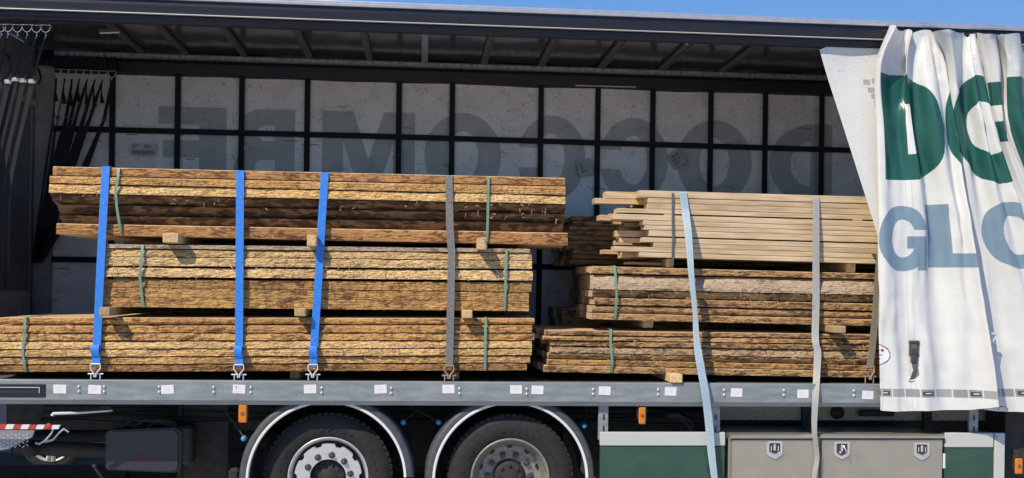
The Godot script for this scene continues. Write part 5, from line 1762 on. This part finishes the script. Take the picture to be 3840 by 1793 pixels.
func build_straps() -> void:
	ratchet_strap("taut blue strap leaning over the end of the load nearest the tail", [Vector3(-2.371, 2.834, -0.115), Vector3(-2.379, 2.415, -0.085), Vector3(-2.386, 1.999, -0.058), Vector3(-2.398, 1.555, -0.05), Vector3(-2.4, 1.35, -0.03)], 0.058, M.webbing_blue, M.zinc, 1)
	ratchet_strap("taut blue strap standing upright, between the two other blue ones", [Vector3(-1.382, 2.827, -0.115), Vector3(-1.375, 2.434, -0.085), Vector3(-1.367, 2.013, -0.058), Vector3(-1.363, 1.565, -0.05), Vector3(-1.357, 1.351, -0.03)], 0.058, M.webbing_blue, M.zinc, 1)
	ratchet_strap("taut blue strap beside the square cut bearer, next to the dirty grey one", [Vector3(-0.748, 2.827, -0.115), Vector3(-0.764, 2.445, -0.085), Vector3(-0.779, 2.021, -0.058), Vector3(-0.802, 1.57, -0.05), Vector3(-0.809, 1.355, -0.03)], 0.058, M.webbing_blue, M.zinc, 1)
	ratchet_strap("dirty grey strap over the blue strapped stack with a rusty hook", [Vector3(0.198, 2.824, -0.115), Vector3(0.208, 2.463, -0.085), Vector3(0.226, 2.219, -0.07), Vector3(0.222, 1.793, -0.035), Vector3(0.218, 1.353, -0.03)], 0.056, M.webbing_dirty, M.rusty, 0)
	ratchet_strap("short olive grey strap hooked on the rail at the curtain edge", [Vector3(3.646, 2.275, -0.1), Vector3(3.625, 2.021, -0.09), Vector3(3.602, 1.799, -0.07), Vector3(3.574, 1.578, -0.05), Vector3(3.542, 1.365, -0.03)], 0.056, M.webbing_olive, M.rusty, 0)
	# two slack ones hanging free over the rail
	hanging_strap("slack pale blue strap hanging past the rail over the green skirt", [Vector3(2.058, 2.745, -0.19), Vector3(2.07, 2.63, -0.17), Vector3(2.087, 2.375, -0.1), Vector3(2.101, 2.062, -0.05), Vector3(2.125, 1.784, -0.02), Vector3(2.132, 1.599, 0.0), Vector3(2.16, 1.385, 0.02), Vector3(2.189, 1.203, 0.05), Vector3(2.224, 0.958, 0.05), Vector3(2.252, 0.71, 0.04), Vector3(2.291, 0.433, 0.04)], [0.06, 0.06, 0.045, 0.03, 0.022, 0.036, 0.06, 0.062, 0.058, 0.05, 0.03], M.webbing_pale)
	hanging_strap("slack grey strap hanging past the rail between the two steel lockers", [Vector3(3.148, 2.727, -0.19), Vector3(3.139, 2.523, -0.16), Vector3(3.131, 2.204, -0.13), Vector3(3.132, 1.887, -0.12), Vector3(3.121, 1.635, -0.1), Vector3(3.117, 1.548, -0.07), Vector3(3.127, 1.495, -0.06), Vector3(3.111, 1.325, -0.03), Vector3(3.08, 1.143, 0.03), Vector3(3.073, 0.957, 0.03), Vector3(3.078, 0.833, 0.03), Vector3(3.1, 0.677, 0.03), Vector3(3.082, 0.553, 0.03), Vector3(3.077, 0.429, 0.03)], [0.055, 0.055, 0.055, 0.054, 0.052, 0.055, 0.052, 0.045, 0.034, 0.026, 0.018, 0.014, 0.016, 0.016], M.webbing_grey)

func hanging_strap(label: String, pts: Array, widths: Array, m: Material) -> void:
	var o := thing("load_strap", label, "strap", Vector3.ZERO, "straps that hold the load down")
	var full := [pts[0] + Vector3(0, 0.005, -0.7), pts[0] + Vector3(0, 0.006, -0.02)]
	var w := [Vector3(widths[0], 0, 0), Vector3(widths[0], 0, 0)]
	for i in pts.size() - 1:
		for k in 5:
			var t := k / 5.0
			full.append(pts[i].cubic_interpolate(pts[i + 1], pts[maxi(i - 1, 0)], pts[mini(i + 2, pts.size() - 1)], t))
			var ww := lerpf(widths[i], widths[i + 1], t)
			# the webbing keeps its width and twists edge-on where it looks thin
			var real: float = widths[0]
			w.append(Vector3(ww, 0, sqrt(maxf(0.0, real * real - ww * ww))))
	full.append(pts[-1])
	w.append(w[-1])
	var st := new_st()
	ribbon(st, full, w, 0.003)
	part("webbing", st, m, o)

func ring_shape(st: SurfaceTool, c: Vector3, w: float, h: float, r: float) -> void:
	var p := []
	for k in 13:
		var a := PI + PI * k / 12.0
		p.append(c + Vector3(cos(a) * w / 2, h / 2 + sin(a) * h, 0.0))
	p.append(p[0])
	tube(st, p, r, 6)

func build_inside_straps() -> void:
	# hung from the roof on the open side at the tail
	var rings := [Vector3(-3.182, 3.874, -0.22), Vector3(-3.133, 3.876, -0.22), Vector3(-3.064, 3.875, -0.22), Vector3(-2.994, 3.878, -0.22), Vector3(-2.925, 3.877, -0.22), Vector3(-2.858, 3.88, -0.22)]
	var kn := [Vector3(-3.286, 3.453, -0.3), Vector3(-3.237, 3.469, -0.3), Vector3(-3.156, 3.484, -0.3), Vector3(-3.104, 3.504, -0.3), Vector3(-3.045, 3.496, -0.3), Vector3(-2.981, 3.492, -0.3)]
	for i in rings.size():
		var o := thing("lashing_strap", "black lashing strap hung by a bright ring from the open side roof edge", "strap", Vector3.ZERO, "lashing straps hung at the open side")
		var c: Vector3 = rings[i]
		var st := new_st()
		ring_shape(st, c, 0.072, 0.055, 0.0042)
		tube(st, [c + Vector3(0, -0.025, 0), c + Vector3(0.004, -0.055, 0), c + Vector3(-0.004, -0.075, 0)], 0.006, 6)
		part("ring", st, M.chrome, o)
		st = new_st()
		tube(st, [c + Vector3(-0.012, 0.024, 0.004), c + Vector3(-0.014, 0.16, -0.02), c + Vector3(0.014, 0.16, -0.02), c + Vector3(0.012, 0.024, 0.004)], 0.003, 5)
		part("hanger", st, M.nut, o)
		var k: Vector3 = kn[i]
		st = new_st()
		ribbon(st, [c + Vector3(0, -0.06, 0), c.lerp(k, 0.4) + Vector3(0.005, 0, 0), k], [Vector3(0.02, 0, 0.02), Vector3(0.028, 0, 0.02), Vector3(0.03, 0, 0.02)], 0.004)
		ribbon(st, [k, k + Vector3(-0.14, -0.45, -0.1), k + Vector3(-0.34, -1.2, -0.25), k + Vector3(-0.4, -1.75, -0.4)], [Vector3(0.05, 0, 0.01), Vector3(0.055, 0, 0.02), Vector3(0.06, 0, 0.02)], 0.004)
		part("webbing", st, M.webbing_black, o)
		st = new_st()
		cbox(st, k, Vector3(0.055, 0.035, 0.02), 0.006)
		part("buckle", st, M.old_alu, o)
	# hung from the bar along the far side
	var xs := [Vector3(-3.475, 3.952, -2.27), Vector3(-3.399, 3.95, -2.27), Vector3(-3.333, 3.949, -2.27), Vector3(-3.264, 3.951, -2.27), Vector3(-3.191, 3.949, -2.27), Vector3(-3.121, 3.948, -2.27), Vector3(-3.051, 3.946, -2.27), Vector3(-2.967, 3.949, -2.27)]
	var knots := [Vector3(-3.492, 3.541, -2.25), Vector3(-3.452, 3.519, -2.25), Vector3(-3.376, 3.521, -2.25), Vector3(-3.335, 3.507, -2.25), Vector3(-3.278, 3.558, -2.25), Vector3(-3.198, 3.583, -2.25), Vector3(-3.146, 3.558, -2.25), Vector3(-3.028, 3.508, -2.25)]
	var feet := [Vector3(-3.603, 2.52, -2.2), Vector3(-3.577, 2.502, -2.2), Vector3(-3.563, 2.484, -2.2), Vector3(-3.541, 2.465, -2.2), Vector3(-3.519, 2.447, -2.2), Vector3(-3.497, 2.429, -2.2), Vector3(-3.476, 2.523, -2.2), Vector3(-3.403, 2.468, -2.2)]
	var thick := [0.012, 0.012, 0.055, 0.05, 0.03, 0.05, 0.04, 0.045]
	for i in xs.size():
		var o := thing("lashing_strap", "black lashing strap hung by a steel ring from the bar along the far side", "strap", Vector3.ZERO, "lashing straps hung on the far bar")
		var c: Vector3 = xs[i]
		var k: Vector3 = knots[i]
		var f: Vector3 = feet[i]
		var st := new_st()
		ring_shape(st, c, 0.075, 0.06, 0.0045)
		tube(st, [c + Vector3(0.0, -0.03, 0), c + Vector3(0.0, -0.06, 0)], 0.006, 6)
		part("ring", st, M.zinc, o)
		st = new_st()
		tube(st, [Vector3(c.x + 0.045, 4.15, -2.28), Vector3(c.x + 0.05, 4.11, -2.275)], 0.005, 5)
		part("hook", st, M.zinc, o)
		st = new_st()
		ribbon(st, [Vector3(c.x, 4.115, -2.282), Vector3(c.x, (4.115 + c.y) / 2, -2.275), Vector3(c.x, c.y + 0.025, -2.27)], [Vector3(0.068, 0, 0)], 0.006)
		part("hanger_web", st, M.webbing_black, o)
		st = new_st()
		var w: float = thick[i]
		ribbon(st, [c + Vector3(0, -0.05, 0), c.lerp(k, 0.5) + Vector3(0.006, 0, 0), k], [Vector3(0.014, 0, 0.01), Vector3(minf(w, 0.03), 0, 0.01), Vector3(minf(w, 0.035), 0, 0)], 0.004)
		ribbon(st, [k, k.lerp(f, 0.4), f, Vector3(-3.645 + 0.01 * i, 2.138, -2.2)], [Vector3(minf(w, 0.03), 0, 0), Vector3(w * 1.5, 0, 0), Vector3(w * 1.6, 0, 0), Vector3(0.03, 0, 0)], 0.004)
		part("webbing", st, M.webbing_black, o)
		st = new_st()
		# the free tail
		var h := c + Vector3(-0.005, -0.06, 0.01)
		ribbon(st, [h, h + Vector3(0.0, -0.12, 0.01), h + Vector3(0.012, -0.22 - 0.02 * (i % 3), 0.015)], [Vector3(0.008, 0, 0), Vector3(0.012, 0, 0), Vector3(0.045, 0, 0)], 0.003)
		part("free_tail", st, M.webbing_black, o)
		st = new_st()
		cbox(st, k, Vector3(0.035, 0.03, 0.02), 0.006)
		part("buckle", st, M.nut, o)

func build_car() -> void:
	# car parked beyond the tail of the lorry, its front wheel seen below the tail lift
	var o := thing("parked_car", "dark blue car with silver alloy wheels parked beyond the tail lift", "car", Vector3(0, 0, 0))
	var wc: Vector3 = Vector3(-3.808, 0.302, -3.2)
	var hub := Vector3(wc.x, 0.32, -3.2)
	var st := new_st()
	# side outline, x from nose (right) to tail, extruded across
	var pr := PackedVector2Array()
	for q in [[0.95, 0.32], [1.0, 0.5], [0.93, 0.66], [0.2, 0.86], [-0.55, 0.93], [-1.1, 1.33], [-2.2, 1.42], [-3.0, 1.3], [-3.5, 0.95], [-3.62, 0.7], [-3.58, 0.36], [-3.1, 0.26], [-3.02, 0.5], [-2.7, 0.66], [-2.38, 0.5], [-2.3, 0.22], [-0.4, 0.2], [-0.34, 0.5], [0.0, 0.66], [0.34, 0.5], [0.4, 0.24]]:
		pr.append(Vector2(hub.x + q[0], q[1]))
	prism(st, pr, -4.95, -3.22)
	part("body", st, M.car_paint, o)
	st = new_st()
	prism(st, PackedVector2Array([Vector2(hub.x - 0.6, 0.95), Vector2(hub.x - 1.1, 1.28), Vector2(hub.x - 2.2, 1.36), Vector2(hub.x - 2.9, 1.24), Vector2(hub.x - 3.1, 0.98)]), -4.96, -3.21)
	part("side_window", st, M.car_glass, o)
	for dx in [0.0, -2.7]:
		for zz in [-3.22, -4.75]:
			var w := joint("wheel", o)
			w.position = hub + Vector3(dx, 0, zz + 3.2)
			st = new_st()
			lathe(st, [Vector2(0.22, -0.2), Vector2(0.30, -0.21), Vector2(0.32, -0.18), Vector2(0.32, -0.03), Vector2(0.305, -0.005), Vector2(0.26, 0.0), Vector2(0.225, -0.01)], Vector3.ZERO, 48)
			part("tyre", st, M.black_rubber, w)
			st = new_st()
			lathe(st, [Vector2(0.2, -0.03), Vector2(0.208, 0.0), Vector2(0.226, 0.002), Vector2(0.228, -0.02)], Vector3.ZERO, 48)
			for k in 5:
				var a := TAU * k / 5.0 - PI / 2
				for s in [-0.13, 0.13]:
					var d := Vector3(cos(a + s), sin(a + s), 0)
					tube(st, [Vector3(cos(a), sin(a), 0) * 0.05 + Vector3(0, 0, -0.005), d * 0.21 + Vector3(0, 0, -0.008)], 0.022, 8, 0.026)
			lathe(st, [Vector2(0.0001, 0.004), Vector2(0.05, 0.0), Vector2(0.06, -0.02)], Vector3.ZERO, 24)
			part("rim", st, M.rim_silver, w)
